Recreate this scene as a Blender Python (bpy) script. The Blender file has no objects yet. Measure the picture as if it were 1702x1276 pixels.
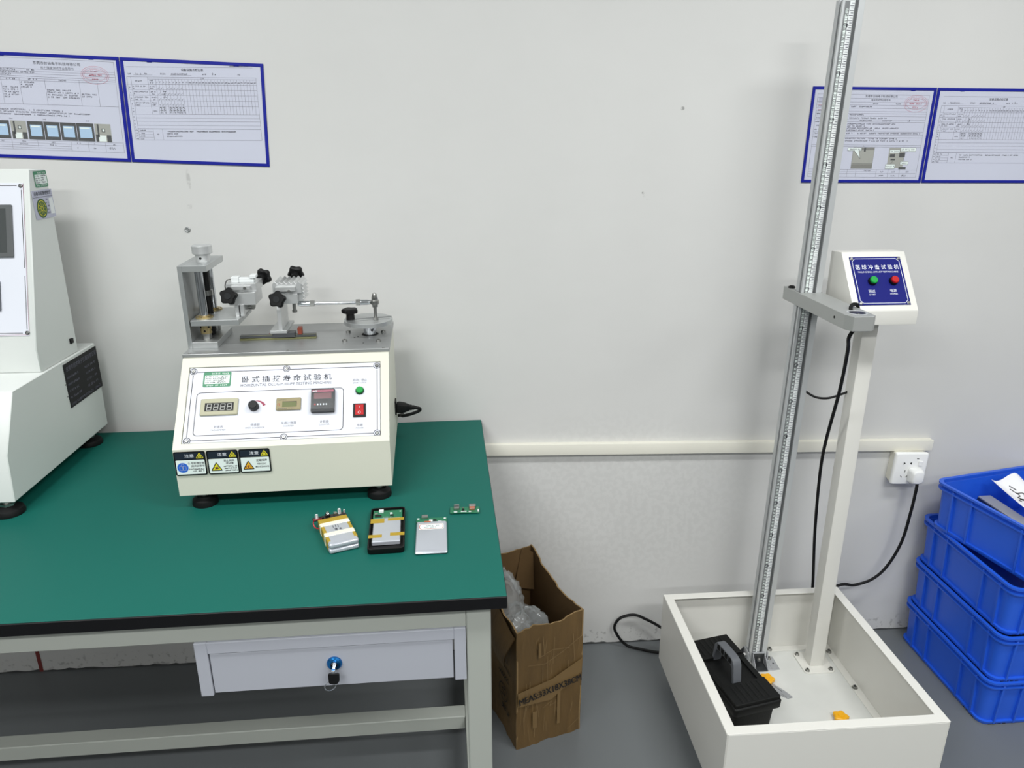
import bpy, bmesh, math, random
from mathutils import Vector, Matrix
random.seed(7)
SC = bpy.context.scene
COL = SC.collection
R = math.radians

# ------------------------------------------------------------------ camera, world, lights, exposure
cam = bpy.data.cameras.new('camera'); cam.sensor_fit = 'HORIZONTAL'; cam.sensor_width = 36.0
cam.lens = 36.0 * 1231.4 / 1702.0; cam.clip_start = 0.02
camo = bpy.data.objects.new('camera', cam); COL.objects.link(camo)
camo.location = (0.0, -1.9923, 1.5842); camo.rotation_euler = (R(90 - 18.82), 0, R(-4.33))
SC.camera = camo
w = bpy.data.worlds.new('world'); SC.world = w; w.use_nodes = True
w.node_tree.nodes['Background'].inputs[0].default_value = (0.9, 0.95, 1.0, 1)
w.node_tree.nodes['Background'].inputs[1].default_value = 0.25
def area(name, loc, rot, sx, sy, power, col=(0.985, 0.995, 0.985)):
    l = bpy.data.lights.new(name, 'AREA'); l.shape = 'RECTANGLE'; l.size = sx; l.size_y = sy; l.energy = power; l.color = col
    o = bpy.data.objects.new(name, l); COL.objects.link(o); o.location = loc; o.rotation_euler = rot
    return o
for lx, k in ((-3.6, 0.25), (-1.05, 1.0), (1.2, 1.0), (3.6, 0.4)):
    for ly, pw in ((-1.35, 19), (-2.9, 27), (-5.0, 19)):
        area('ceiling_light', (lx, ly, 2.86), (0, 0, 0), 1.2, 0.3, pw * k)
vs = SC.view_settings
vs.view_transform = 'Standard'; vs.look = 'None'; vs.gamma = 1.0; vs.exposure = 0.72
try: vs.use_curve_mapping = False
except Exception: pass

# ------------------------------------------------------------------ materials
def lin(c): return tuple((x / 255 / 12.92) if x / 255 <= 0.04045 else ((x / 255 + 0.055) / 1.055) ** 2.4 for x in c)
MATS = {}
def mat(name, rgb, rough=0.5, metal=0.0, spec=0.5, noise=0.0, nscale=40.0, bump=0.0, bscale=200.0, emit=0, aniso=None, trans=0.0, alpha=1.0, coat=0.0):
    m = bpy.data.materials.new(name); m.use_nodes = True
    nt = m.node_tree; b = nt.nodes['Principled BSDF']; c = lin(rgb)
    b.inputs['Base Color'].default_value = (*c, 1); b.inputs['Roughness'].default_value = rough; b.inputs['Metallic'].default_value = metal
    b.inputs['Specular IOR Level'].default_value = spec; b.inputs['Transmission Weight'].default_value = trans; b.inputs['Alpha'].default_value = alpha
    b.inputs['Coat Weight'].default_value = coat
    tc = None
    if noise or bump:
        tc = nt.nodes.new('ShaderNodeTexCoord'); src = tc.outputs['Object']
        if aniso:
            mp = nt.nodes.new('ShaderNodeMapping'); mp.inputs['Scale'].default_value = aniso; nt.links.new(src, mp.inputs[0]); src = mp.outputs[0]
    if noise:
        n = nt.nodes.new('ShaderNodeTexNoise'); n.inputs['Scale'].default_value = nscale; n.inputs['Detail'].default_value = 4
        nt.links.new(src, n.inputs['Vector'])
        r = nt.nodes.new('ShaderNodeMapRange'); r.inputs[3].default_value = 1 - noise; r.inputs[4].default_value = 1 + noise; nt.links.new(n.outputs[0], r.inputs[0])
        mx = nt.nodes.new('ShaderNodeVectorMath'); mx.operation = 'SCALE'; mx.inputs[0].default_value = c; nt.links.new(r.outputs[0], mx.inputs['Scale'])
        nt.links.new(mx.outputs[0], b.inputs['Base Color'])
    if bump:
        n2 = nt.nodes.new('ShaderNodeTexNoise'); n2.inputs['Scale'].default_value = bscale; n2.inputs['Detail'].default_value = 3
        nt.links.new(src, n2.inputs['Vector'])
        bp = nt.nodes.new('ShaderNodeBump'); bp.inputs['Strength'].default_value = bump; bp.inputs['Distance'].default_value = 0.002
        nt.links.new(n2.outputs[0], bp.inputs['Height']); nt.links.new(bp.outputs[0], b.inputs['Normal'])
    if emit:
        b.inputs['Emission Color'].default_value = (*c, 1); b.inputs['Emission Strength'].default_value = emit
    MATS[name] = m
    return m
M = MATS
mat('floor_epoxy', (104, 108, 110), 0.38, noise=0.06, nscale=3, bump=0.05, bscale=30)
mat('ceiling_paint', (225, 226, 224), 0.9)
mat('laminate_green', (18, 92, 82), 0.55, spec=0.2, noise=0.03, nscale=6, bump=0.02, bscale=400)
mat('edge_black', (5, 5, 8), 0.5, spec=0.3)
mat('frame_grey', (166, 170, 163), 0.5, spec=0.3)
mat('drawer_grey', (168, 171, 180), 0.5, spec=0.3)
mat('cream_paint', (211, 211, 197), 0.45, bump=0.04, bscale=500)
mat('white_paint', (210, 214, 211), 0.42, bump=0.04, bscale=500)
mat('tray_paint', (216, 215, 209), 0.4, bump=0.04, bscale=500)
mat('tray_floor', (206, 207, 203), 0.6, noise=0.06, nscale=14)
mat('panel_white', (214, 217, 226), 0.5, spec=0.3)
mat('paper', (196, 199, 214), 0.7, noise=0.02, nscale=8)
mat('ink', (42, 42, 50), 0.7); mat('ink_soft', (84, 84, 96), 0.7); mat('ink_faint', (104, 104, 118), 0.7)
mat('ink_red', (196, 110, 126), 0.7); mat('line_dark', (34, 26, 32), 0.6); mat('line_red', (150, 60, 84), 0.6)
mat('sleeve_blue', (14, 26, 140), 0.5, spec=0.3); mat('panel_blue', (12, 20, 108), 0.6, spec=0.2); mat('print_white', (232, 236, 244), 0.5)
mat('rubber_black', (11, 11, 12), 0.6, spec=0.3); mat('plastic_black', (7, 7, 8), 0.5, spec=0.3); mat('plastic_dark', (26, 28, 30), 0.55, spec=0.3)
mat('toolbox_black', (9, 10, 10), 0.55, spec=0.3, bump=0.15, bscale=300)
mat('plastic_grey', (92, 95, 100), 0.5)
mat('brushed', (190, 193, 193), 0.4, 0.8, noise=0.06, nscale=30, aniso=(1, 25, 25))
mat('aluminium', (196, 199, 200), 0.45, 0.45, noise=0.03, nscale=60, aniso=(20, 20, 1))
mat('plate_steel', (168, 170, 170), 0.45, 0.7, noise=0.07, nscale=12, aniso=(1, 14, 1))
mat('chrome', (205, 208, 212), 0.16, 1.0); mat('steel_dark', (90, 92, 94), 0.35, 0.9); mat('bolt', (165, 165, 162), 0.28, 0.95)
mat('steel_grey', (120, 123, 124), 0.5, 0.2); mat('brass', (186, 168, 122), 0.3, 0.8); mat('alu_bright', (204, 206, 206), 0.35, 0.6); mat('photo_grey', (122, 122, 116), 0.6); mat('photo_light', (158, 159, 152), 0.6); mat('hole', (8, 8, 8), 0.8); mat('slot', (92, 95, 96), 0.5, 0.3)
mat('arm_alu', (176, 178, 176), 0.5, 0.55, noise=0.02, nscale=40)
mat('meter_beige', (176, 174, 150), 0.6, spec=0.3); mat('meter_tan', (150, 140, 108), 0.6, spec=0.3); mat('lcd', (112, 118, 84), 0.7, spec=0.2); mat('seg', (168, 168, 164), 0.5)
mat('btn_green', (16, 150, 62), 0.4, spec=0.3); mat('btn_red', (176, 14, 20), 0.4, spec=0.3); mat('bezel_green', (10, 60, 30), 0.4); mat('switch_red', (176, 8, 16), 0.45, spec=0.3)
mat('counter_red', (92, 22, 34), 0.4); mat('counter_bar', (150, 50, 80), 0.35)
mat('label_green', (62, 132, 96), 0.5); mat('label_white', (226, 236, 232), 0.5); mat('label_yellow', (224, 214, 40), 0.5); mat('label_amber', (232, 176, 40), 0.5)
mat('label_blue', (30, 96, 200), 0.5); mat('label_navy', (20, 30, 44), 0.5); mat('card_grey', (176, 178, 196), 0.4); mat('card_green', (58, 92, 40), 0.5)
mat('screen', (62, 66, 66), 0.25); mat('screen_rim', (84, 87, 88), 0.4)
mat('ivory', (228, 226, 214), 0.45); mat('socket_white', (236, 237, 236), 0.35)
mat('crate_blue', (36, 92, 210), 0.36, spec=0.5, noise=0.05, nscale=9)
mat('kapton', (164, 136, 24), 0.35); mat('tape_cream', (236, 232, 206), 0.4); mat('cell_silver', (188, 192, 200), 0.3, 0.45, bump=0.15, bscale=60)
mat('pcb_green', (22, 106, 72), 0.4, noise=0.2, nscale=300); mat('pcb_dark', (30, 22, 24), 0.4); mat('wire_red', (176, 24, 40), 0.4); mat('chip_white', (222, 226, 226), 0.4)
mat('screen_blue', (168, 196, 222), 0.6); mat('copper', (200, 110, 80), 0.4, 0.5)
mat('tool_yellow', (232, 168, 18), 0.4); mat('wall_red', (120, 48, 44), 0.7); mat('lock_blue', (40, 120, 190), 0.2, 0.9)
mat('grime', (70, 72, 72), 0.9); mat('orange_part', (128, 56, 36), 0.5); mat('rail_olive', (120, 120, 84), 0.35, 0.6)
mat('card_brown', (100, 77, 43), 0.6, noise=0.34, nscale=11, aniso=(3.2, 3.2, 0.45), bump=0.5, bscale=40)
mat('card_inner', (100, 76, 44), 0.85, noise=0.12, nscale=12, bump=0.2, bscale=50)
mat('card_edge', (134, 110, 74), 0.9, noise=0.2, nscale=90)
mat('card_tape', (120, 96, 60), 0.3, noise=0.08, nscale=20); mat('ink_black', (28, 24, 22), 0.8)
mat('bar_grey', (176, 178, 182), 0.4, 0.5); mat('paper_white', (232, 232, 236), 0.7, bump=0.1, bscale=40)

def wall_material():
    m = bpy.data.materials.new('wall_paint'); m.use_nodes = True; nt = m.node_tree; b = nt.nodes['Principled BSDF']
    b.inputs['Roughness'].default_value = 0.75; b.inputs['Specular IOR Level'].default_value = 0.3
    N = nt.nodes.new; L = nt.links.new
    tc = N('ShaderNodeTexCoord'); base = lin((206, 206, 204))
    n = N('ShaderNodeTexNoise'); n.inputs['Scale'].default_value = 1.6; n.inputs['Detail'].default_value = 5; L(tc.outputs['Object'], n.inputs['Vector'])
    r = N('ShaderNodeMapRange'); r.inputs[1].default_value = 0.3; r.inputs[2].default_value = 0.7; r.inputs[3].default_value = 0.965; r.inputs[4].default_value = 1.03; L(n.outputs[0], r.inputs[0])
    sc = N('ShaderNodeVectorMath'); sc.operation = 'SCALE'; sc.inputs[0].default_value = base; L(r.outputs[0], sc.inputs['Scale'])
    col = sc.outputs[0]
    fine = N('ShaderNodeTexNoise'); fine.inputs['Scale'].default_value = 60; fine.inputs['Detail'].default_value = 4; L(tc.outputs['Object'], fine.inputs['Vector'])
    sep = N('ShaderNodeSeparateXYZ'); L(tc.outputs['Object'], sep.inputs[0])
    # grime: smudge streak, hairline scuffs, speckle near the floor  (x, z, half-width, half-height, darkness, noise threshold)
    for (x, z, hx, hz, dk, th) in ((-0.668, 1.468, 0.006, 0.03, 0.22, 0.42), (-0.674, 1.40, 0.008, 0.02, 0.18, 0.52), (0.591, 1.640, 0.006, 0.006, 0.5, 0.45), (0.512, 1.420, 0.014, 0.010, 0.45, 0.58),
                                   (0.545, 1.4265, 0.022, 0.002, 0.3, 0.5), (0.50, 1.43, 0.005, 0.004, 0.5, 0.45), (0.45, 0.5, 0.5, 0.35, 0.05, 0.45), (0.3, 0.02, 2.6, 0.05, 0.35, 0.56)):
        dx = N('ShaderNodeMath'); dx.operation = 'MULTIPLY_ADD'; L(sep.outputs[0], dx.inputs[0]); dx.inputs[1].default_value = 1 / hx; dx.inputs[2].default_value = -x / hx
        dz = N('ShaderNodeMath'); dz.operation = 'MULTIPLY_ADD'; L(sep.outputs[2], dz.inputs[0]); dz.inputs[1].default_value = 1 / hz; dz.inputs[2].default_value = -z / hz
        cmb = N('ShaderNodeCombineXYZ'); L(dx.outputs[0], cmb.inputs[0]); L(dz.outputs[0], cmb.inputs[1])
        ln = N('ShaderNodeVectorMath'); ln.operation = 'LENGTH'; L(cmb.outputs[0], ln.inputs[0])
        fo = N('ShaderNodeMapRange'); fo.inputs[1].default_value = 1.0; fo.inputs[2].default_value = 0.55; fo.inputs[3].default_value = 0; fo.inputs[4].default_value = 1; L(ln.outputs['Value'], fo.inputs[0])
        tn = N('ShaderNodeMapRange'); tn.inputs[1].default_value = th; tn.inputs[2].default_value = th + 0.1; tn.inputs[3].default_value = 0; tn.inputs[4].default_value = dk; L(fine.outputs[0], tn.inputs[0])
        mu = N('ShaderNodeMath'); mu.operation = 'MULTIPLY'; L(fo.outputs[0], mu.inputs[0]); L(tn.outputs[0], mu.inputs[1])
        inv = N('ShaderNodeMath'); inv.operation = 'SUBTRACT'; inv.inputs[0].default_value = 1; L(mu.outputs[0], inv.inputs[1])
        s2 = N('ShaderNodeVectorMath'); s2.operation = 'SCALE'; L(col, s2.inputs[0]); L(inv.outputs[0], s2.inputs['Scale']); col = s2.outputs[0]
    L(col, b.inputs['Base Color'])
    bn = N('ShaderNodeTexNoise'); bn.inputs['Scale'].default_value = 9; bn.inputs['Detail'].default_value = 6; L(tc.outputs['Object'], bn.inputs['Vector'])
    bp = N('ShaderNodeBump'); bp.inputs['Strength'].default_value = 0.12; bp.inputs['Distance'].default_value = 0.01; L(bn.outputs[0], bp.inputs['Height']); L(bp.outputs[0], b.inputs['Normal'])
    MATS['wall_paint'] = m
wall_material()
def film(name, rgb, clear, rough=0.15):
    m = bpy.data.materials.new(name); m.use_nodes = True; nt = m.node_tree; b = nt.nodes['Principled BSDF']
    b.inputs['Base Color'].default_value = (*lin(rgb), 1); b.inputs['Roughness'].default_value = rough; b.inputs['Specular IOR Level'].default_value = 0.6
    t = nt.nodes.new('ShaderNodeBsdfTransparent'); mx = nt.nodes.new('ShaderNodeMixShader'); mx.inputs[0].default_value = 1 - clear
    nt.links.new(t.outputs[0], mx.inputs[1]); nt.links.new(b.outputs[0], mx.inputs[2]); nt.links.new(mx.outputs[0], nt.nodes['Material Output'].inputs[0])
    MATS[name] = m
film('bag_film', (196, 200, 200), 0.7, 0.08); film('clear_plastic', (200, 206, 210), 0.965, 0.1); film('sleeve_film', (230, 232, 240), 0.965, 0.12)

# ------------------------------------------------------------------ geometry helpers
def frame(o, ex, ey, ez):
    m = Matrix.Identity(4)
    for i, e in enumerate((ex, ey, ez)):
        for k in range(3): m[k][i] = e[k]
    for k in range(3): m[k][3] = o[k]
    return m
GLY = {}
def glyphs(body, bold=0.0, res=2):
    k = (body, bold, res)
    if k not in GLY:
        c = bpy.data.curves.new('lettering', 'FONT'); c.body = body; c.offset = bold; c.resolution_u = res
        o = bpy.data.objects.new('lettering', c); COL.objects.link(o)
        dg = bpy.context.evaluated_depsgraph_get(); dg.update()
        me = bpy.data.meshes.new_from_object(o.evaluated_get(dg))
        vs_ = [(v.co.x, v.co.y) for v in me.vertices]; fs = [tuple(p.vertices) for p in me.polygons]
        bpy.data.objects.remove(o); bpy.data.curves.remove(c); bpy.data.meshes.remove(me)
        xs = [a for a, _ in vs_] or [0, 1]; ys = [b for _, b in vs_] or [0, 1]
        x0, x1, y0, y1 = min(xs), max(xs), min(ys), max(ys)
        vs_ = [((a - x0) / max(x1 - x0, 1e-6), (b - y0) / max(y1 - y0, 1e-6)) for a, b in vs_]
        GLY[k] = (vs_, fs, (x1 - x0) / max(y1 - y0, 1e-6))
    return GLY[k]
class MB:
    def __init__(s, mt=None):
        s.v = []; s.f = []; s.mi = []; s.mats = []; s.c = 0; s.T = None
        if mt: s.use(mt)
    def use(s, name):
        if name not in s.mats: s.mats.append(name)
        s.c = s.mats.index(name); return s
    def at(s, T=None): s.T = T; return s
    def add(s, vs_, fs):
        n = len(s.v)
        for p in vs_:
            p = Vector(p); s.v.append(s.T @ p if s.T else p)
        for f in fs: s.f.append(tuple(n + i for i in f)); s.mi.append(s.c)
        return s
    def box(s, x0, y0, z0, x1, y1, z1):
        return s.add([(x0, y0, z0), (x1, y0, z0), (x1, y1, z0), (x0, y1, z0), (x0, y0, z1), (x1, y0, z1), (x1, y1, z1), (x0, y1, z1)],
                     [(0, 3, 2, 1), (4, 5, 6, 7), (0, 1, 5, 4), (1, 2, 6, 5), (2, 3, 7, 6), (3, 0, 4, 7)])
    def prism(s, pts, off):
        n = len(pts); off = Vector(off); a = [Vector(p) for p in pts]
        return s.add(a + [p + off for p in a], [tuple(range(n))[::-1], tuple(range(n, 2 * n))] + [(i, (i + 1) % n, n + (i + 1) % n, n + i) for i in range(n)])
    def loops(s, L, cap0=True, cap1=True, closed=True):
        n = len(L[0]); vs_ = [p for l in L for p in l]; fs = []
        for j in range(len(L) - 1):
            for i in range(n if closed else n - 1):
                k = (i + 1) % n; fs.append((j * n + i, j * n + k, (j + 1) * n + k, (j + 1) * n + i))
        if cap0: fs.append(tuple(range(n))[::-1])
        if cap1: fs.append(tuple(range((len(L) - 1) * n, len(L) * n)))
        return s.add(vs_, fs)
    def lathe(s, c, axis, prof, n=24, shape=None):
        a = Vector(axis).normalized(); c = Vector(c)
        u = a.orthogonal().normalized(); q = a.cross(u); L = []
        for r, h in prof:
            L.append([c + a * h + (u * math.cos(t) + q * math.sin(t)) * (r * (shape(t) if shape else 1)) for t in [2 * math.pi * i / n for i in range(n)]])
        return s.loops(L)
    def cyl(s, p0, p1, r, r1=None, n=20):
        d = Vector(p1) - Vector(p0)
        return s.lathe(p0, d, [(r, 0), (r if r1 is None else r1, d.length)], n)
    def star(s, c, axis, r, h, lobes=5, depth=0.11):
        f = lambda t: 1 - depth + depth * math.cos(lobes * t)
        return s.lathe(c, axis, [(r * 0.86, 0), (r, h * 0.2), (r, h * 0.8), (r * 0.84, h)], lobes * 8, f)
    def tube(s, pts, r, n=10, sub=6):
        P = [Vector(p) for p in pts]; Q = []
        if sub > 1:
            for i in range(len(P) - 1):
                a, b, c, d = P[max(i - 1, 0)], P[i], P[i + 1], P[min(i + 2, len(P) - 1)]
                for k in range(sub):
                    t = k / sub
                    Q.append(0.5 * (2 * b + (c - a) * t + (2 * a - 5 * b + 4 * c - d) * t * t + (3 * b - a - 3 * c + d) * t ** 3))
            Q.append(P[-1])
        else: Q = P
        up = None; L = []
        for i, p in enumerate(Q):
            t = (Q[min(i + 1, len(Q) - 1)] - Q[max(i - 1, 0)]).normalized()
            up = t.orthogonal().normalized() if up is None else (up - t * up.dot(t)).normalized()
            q = t.cross(up)
            L.append([p + (up * math.cos(2 * math.pi * k / n) + q * math.sin(2 * math.pi * k / n)) * r for k in range(n)])
        return s.loops(L)
    # flat print in the local x, y plane of T at height h
    def rect(s, x0, y0, x1, y1, h=0.0): return s.add([(x0, y0, h), (x1, y0, h), (x1, y1, h), (x0, y1, h)], [(0, 1, 2, 3)])
    def line(s, x0, y0, x1, y1, wd, h=0.0):
        d = Vector((x1 - x0, y1 - y0)); d = d.normalized() if d.length else Vector((1, 0)); q = Vector((-d.y, d.x)) * wd / 2
        return s.add([(x0 - q.x, y0 - q.y, h), (x1 - q.x, y1 - q.y, h), (x1 + q.x, y1 + q.y, h), (x0 + q.x, y0 + q.y, h)], [(0, 1, 2, 3)])
    def path(s, pts, wd, h=0.0, closed=False):
        n = len(pts)
        for i in range(n if closed else n - 1): s.line(*pts[i], *pts[(i + 1) % n], wd, h)
        return s
    def rpath(s, x0, y0, x1, y1, r, wd, h=0.0): return s.path(rr(x0, y0, x1, y1, r, 5), wd, h, True)
    def rfill(s, x0, y0, x1, y1, r, h=0.0):
        p = rr(x0, y0, x1, y1, r, 5); return s.add([(a, b, h) for a, b in p], [tuple(range(len(p)))])
    def disc(s, x, y, r, h=0.0, ry=None, n=24):
        ry = ry or r; return s.add([(x + r * math.cos(2 * math.pi * i / n), y + ry * math.sin(2 * math.pi * i / n), h) for i in range(n)], [tuple(range(n))])
    def ring(s, x, y, r, wd, h=0.0, ry=None, n=28):
        ry = ry or r; return s.path([(x + r * math.cos(2 * math.pi * i / n), y + ry * math.sin(2 * math.pi * i / n)) for i in range(n)], wd, h, True)
    def text(s, body, x, y, hgt=None, wid=None, h=0.0, bold=0.0, al='l', res=2):
        vs_, fs, asp = glyphs(body, bold, res)
        if hgt is None: hgt = wid / asp
        if wid is None: wid = hgt * asp
        if al == 'c': x -= wid / 2
        return s.add([(x + a * wid, y + b * hgt, h) for a, b in vs_], fs)
    def scrib(s, x0, y0, x1, hg, h=0.0, pitch=None, wd=None, gap=0.12):
        # a line of print too small to read: each character a few strokes
        pitch = pitch or hg * 1.12; wd = wd or hg * 0.21; x = x0
        while x + hg * 0.8 <= x1:
            if random.random() > gap:
                a, b = x, x + hg * 0.84
                for yy in random.sample((0.08, 0.34, 0.62, 0.9), 2): s.rect(a, y0 + hg * yy - wd / 2, b, y0 + hg * yy + wd / 2, h)
                xx = a + (b - a) * random.choice((0.12, 0.5, 0.85)); s.rect(xx - wd / 2, y0, xx + wd / 2, y0 + hg, h)
                if random.random() > 0.5: s.line(a, y0, b, y0 + hg * 0.5, wd, h)
            x += pitch
        return s
    def build(s, name, parent=None, bev=0.0, seg=1, smooth=True, ang=35, loc=None, rot=None, flat=False):
        me = bpy.data.meshes.new(name); me.from_pydata(s.v, [], s.f)
        for m in s.mats: me.materials.append(MATS[m])
        for p, i in zip(me.polygons, s.mi): p.material_index = i
        if not flat:
            bm = bmesh.new(); bm.from_mesh(me)
            bmesh.ops.recalc_face_normals(bm, faces=bm.faces)
            if bev:
                es = [e for e in bm.edges if len(e.link_faces) == 2 and e.calc_face_angle(0) > R(30)]
                bmesh.ops.bevel(bm, geom=es, offset=bev, segments=seg, affect='EDGES', profile=0.6, clamp_overlap=True)
            bm.to_mesh(me); bm.free()
            if smooth:
                for p in me.polygons: p.use_smooth = True
                me.set_sharp_from_angle(angle=R(ang))
        me.update()
        o = bpy.data.objects.new(name, me); COL.objects.link(o)
        if parent: o.parent = parent
        if loc: o.location = loc
        if rot: o.rotation_euler = rot
        return o
def rr(x0, y0, x1, y1, r, n=4):
    P = []
    for cx, cy, a0 in ((x1 - r, y1 - r, 0), (x0 + r, y1 - r, 90), (x0 + r, y0 + r, 180), (x1 - r, y0 + r, 270)):
        for i in range(n + 1): P.append((cx + r * math.cos(R(a0 + 90 * i / n)), cy + r * math.sin(R(a0 + 90 * i / n))))
    return P
def tag(o, label, cat=None, group=None):
    o['label'] = label
    if cat: o['category'] = cat
    if group: o['group'] = group
    return o
def thing(name, label, cat, loc=(0, 0, 0), rz=0.0, group=None):
    o = bpy.data.objects.new(name, None); COL.objects.link(o); o.location = loc; o.rotation_euler = (0, 0, rz); o.empty_display_size = 0.05
    return tag(o, label, cat, group)
def struct(o): o['kind'] = 'structure'; return o
def B(name, mt, parent, *boxes, bev=0.0012, seg=1, label=None):
    m = MB(mt)
    for b in boxes: m.box(*b)
    o = m.build(name, parent, bev, seg)
    if label: o['label'] = label
    return o

# ------------------------------------------------------------------ room shell
X0, X1, Y0, ZC = -6.0, 6.0, -8.0, 2.95
struct(B('floor', 'floor_epoxy', None, (X0, Y0, -0.1, X1, 0.1, 0), bev=0))
struct(B('wall_back', 'wall_paint', None, (X0, 0, 0, X1, 0.1, ZC), bev=0))
struct(B('wall_left', 'wall_paint', None, (X0 - 0.1, Y0, 0, X0, 0.1, ZC), bev=0))
struct(B('wall_right', 'wall_paint', None, (X1, Y0, 0, X1 + 0.1, 0.1, ZC), bev=0))
struct(B('wall_front', 'wall_paint', None, (X0, Y0 - 0.1, 0, X1, Y0, ZC), bev=0))
struct(B('ceiling', 'ceiling_paint', None, (X0, Y0, ZC, X1, 0.1, ZC + 0.1), bev=0))
# ragged dark paint line where the floor coating runs up the wall
m = MB('grime'); x = -2.2; top = []
while x < 2.6:
    top.append((x, 0.003 + 0.006 * random.random() ** 2)); x += 0.008 + 0.02 * random.random()
for (a, ha), (b, hb) in zip(top, top[1:]): m.add([(a, -0.0012, 0), (b, -0.0012, 0), (b, -0.0012, hb), (a, -0.0012, ha), (a, 0.001, 0), (b, 0.001, 0), (b, 0.001, hb), (a, 0.001, ha)], [(0, 1, 2, 3), (3, 2, 6, 7)])
struct(m.build('trim_1', flat=True))
struct(B('trim_2', 'wall_red', None, (-1.3165, -0.0015, 0, -1.3055, 0.001, 0.46), bev=0))

# ------------------------------------------------------------------ workbench
WB = thing('workbench', 'workbench with green laminate top, black edge and pale grey steel frame', 'workbench', (0.077, -0.866, 0), R(1.0))
WL = -1.85
m = MB('edge_black').box(WL, 0, 0.773, 0, 0.858, 0.7985); m.build('edge_band', WB, 0.0015)
B('worktop', 'laminate_green', WB, (WL + 0.001, 0.001, 0.7985, -0.001, 0.857, 0.8002), bev=0.0006, label='green laminate top')
for lx in (-0.074, WL + 0.03):
    for ly in (0.016, 0.797):
        B('leg', 'frame_grey', WB, (lx, ly, 0.012, lx + 0.045, ly + 0.045, 0.773), bev=0.002)
        MB('rubber_black').cyl((lx + 0.022, ly + 0.022, 0), (lx + 0.022, ly + 0.022, 0.012), 0.018).build('levelling_foot', WB)
B('front_apron', 'frame_grey', WB, (WL + 0.075, 0.018, 0.727, -0.0745, 0.043, 0.773))
B('rear_apron', 'frame_grey', WB, (WL + 0.075, 0.81, 0.727, -0.0745, 0.835, 0.773))
for lx in (-0.066, WL + 0.038): B('side_apron', 'frame_grey', WB, (lx, 0.0615, 0.727, lx + 0.025, 0.7965, 0.773))
for lx in (-0.0735, WL + 0.0305): B('lower_rail', 'frame_grey', WB, (lx, 0.0615, 0.098, lx + 0.04, 0.7965, 0.138))
B('stretcher', 'frame_grey', WB, (WL + 0.071, 0.432, 0.0975, -0.074, 0.474, 0.1385), bev=0.002)
# hanging drawer
B('drawer_housing', 'drawer_grey', WB, (-0.557, 0.014, 0.612, -0.535, 0.44, 0.7268), (-0.097, 0.014, 0.612, -0.0755, 0.44, 0.7268), (-0.535, 0.014, 0.703, -0.097, 0.44, 0.7268), (-0.535, 0.43, 0.62, -0.097, 0.44, 0.703), bev=0.001)
DR = B('drawer', 'drawer_grey', WB, (-0.533, 0.0165, 0.6165, -0.0995, 0.022, 0.7012), (-0.525, 0.022, 0.62, -0.107, 0.42, 0.66), bev=0.0008)
m = MB('lock_blue').lathe((-0.3155, 0.0165, 0.6665), (0, -1, 0), [(0.0138, -0.001), (0.0138, 0.003), (0.0115, 0.006), (0.0066, 0.006), (0.006, 0.0045)], 28)
m.use('chrome').cyl((-0.3155, 0.013, 0.6665), (-0.3155, 0.0095, 0.6665), 0.006); m.build('lock', DR)['label'] = 'blue chromed round lock'
KY = thing('key', 'black headed key with wire ring hanging in the blue drawer lock', 'key', (-0.2385, -0.862, 0.666))
B('blade', 'chrome', KY, (-0.003, -0.013, -0.007, 0.003, 0.0015, -0.001), bev=0.0004)
m = MB('plastic_black'); m.prism([(-0.0095, -0.0145, -0.026), (-0.0075, -0.0145, -0.029), (0, -0.0145, -0.031), (0.0065, -0.0145, -0.029), (0.0098, -0.0145, -0.023), (0.0105, -0.0145, -0.008), (0.008, -0.0145, -0.0065), (-0.008, -0.0145, -0.0065), (-0.0095, -0.0145, -0.009)], (0, 0.0035, 0)); m.build('head', KY, 0.0008)
m = MB('chrome'); cx, cz = -0.0075, -0.0345
m.tube([(cx + 0.0095 * math.cos(t), -0.0127 + 0.003 * math.cos(t), cz + 0.0095 * math.sin(t)) for t in [2 * math.pi * i / 24 for i in range(25)]], 0.0009, 6, 1); m.build('key_ring', KY)

# ------------------------------------------------------------------ plug life tester (centre of the bench)
PT = thing('plug_life_tester', 'cream bench tester with sloped control panel and chrome plugging mechanism on top', 'test machine', (-0.61, -0.498, 0.8002), R(2.2))
ZB = 0.035; W2 = 0.456
def Z(z): return z + ZB
V0, T0, V1, T1 = -0.002, 0.109, 0.147, 0.267
tl = math.hypot(V1 - V0, T1 - T0); tv = Vector((0, (V1 - V0) / tl, (T1 - T0) / tl)); nv = Vector((0, -tv.z, tv.y))
FS = frame((0, V0, Z(T0)), (1, 0, 0), tv, nv)                        # x along the panel, y up the slope, z out of it
def onslope(x, y, h=0): return FS @ Vector((x, y, h))
m = MB('cream_paint')
prof = [(0, 0), (V0, T0), (V1, T1), (0.41, T1), (0.41, 0)]
A_ = [(0, v, Z(z)) for v, z in prof]; B_ = [(W2, v, Z(z)) for v, z in prof]
m.add(A_ + B_, [(0, 1, 2, 3, 4), (9, 8, 7, 6, 5), (0, 5, 6, 1), (2, 7, 8, 3), (3, 8, 9, 4), (4, 9, 5, 0)])
rx0, ry0, rx1, ry1 = 0.0165, 0.013, 0.4375, 0.1945
O = [(0, 0), (W2, 0), (W2, tl), (0, tl)]; I = [(rx0, ry0), (rx1, ry0), (rx1, ry1), (rx0, ry1)]
P = [onslope(x, y) for x, y in O] + [onslope(x, y) for x, y in I] + [onslope(x, y, -0.005) for x, y in I]
m.add(P, [(0, 1, 5, 4), (1, 2, 6, 5), (2, 3, 7, 6), (3, 0, 4, 7), (4, 5, 9, 8), (5, 6, 10, 9), (6, 7, 11, 10), (7, 4, 8, 11), (8, 9, 10, 11)])
me_o = m.build('housing', PT, 0)
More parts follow.
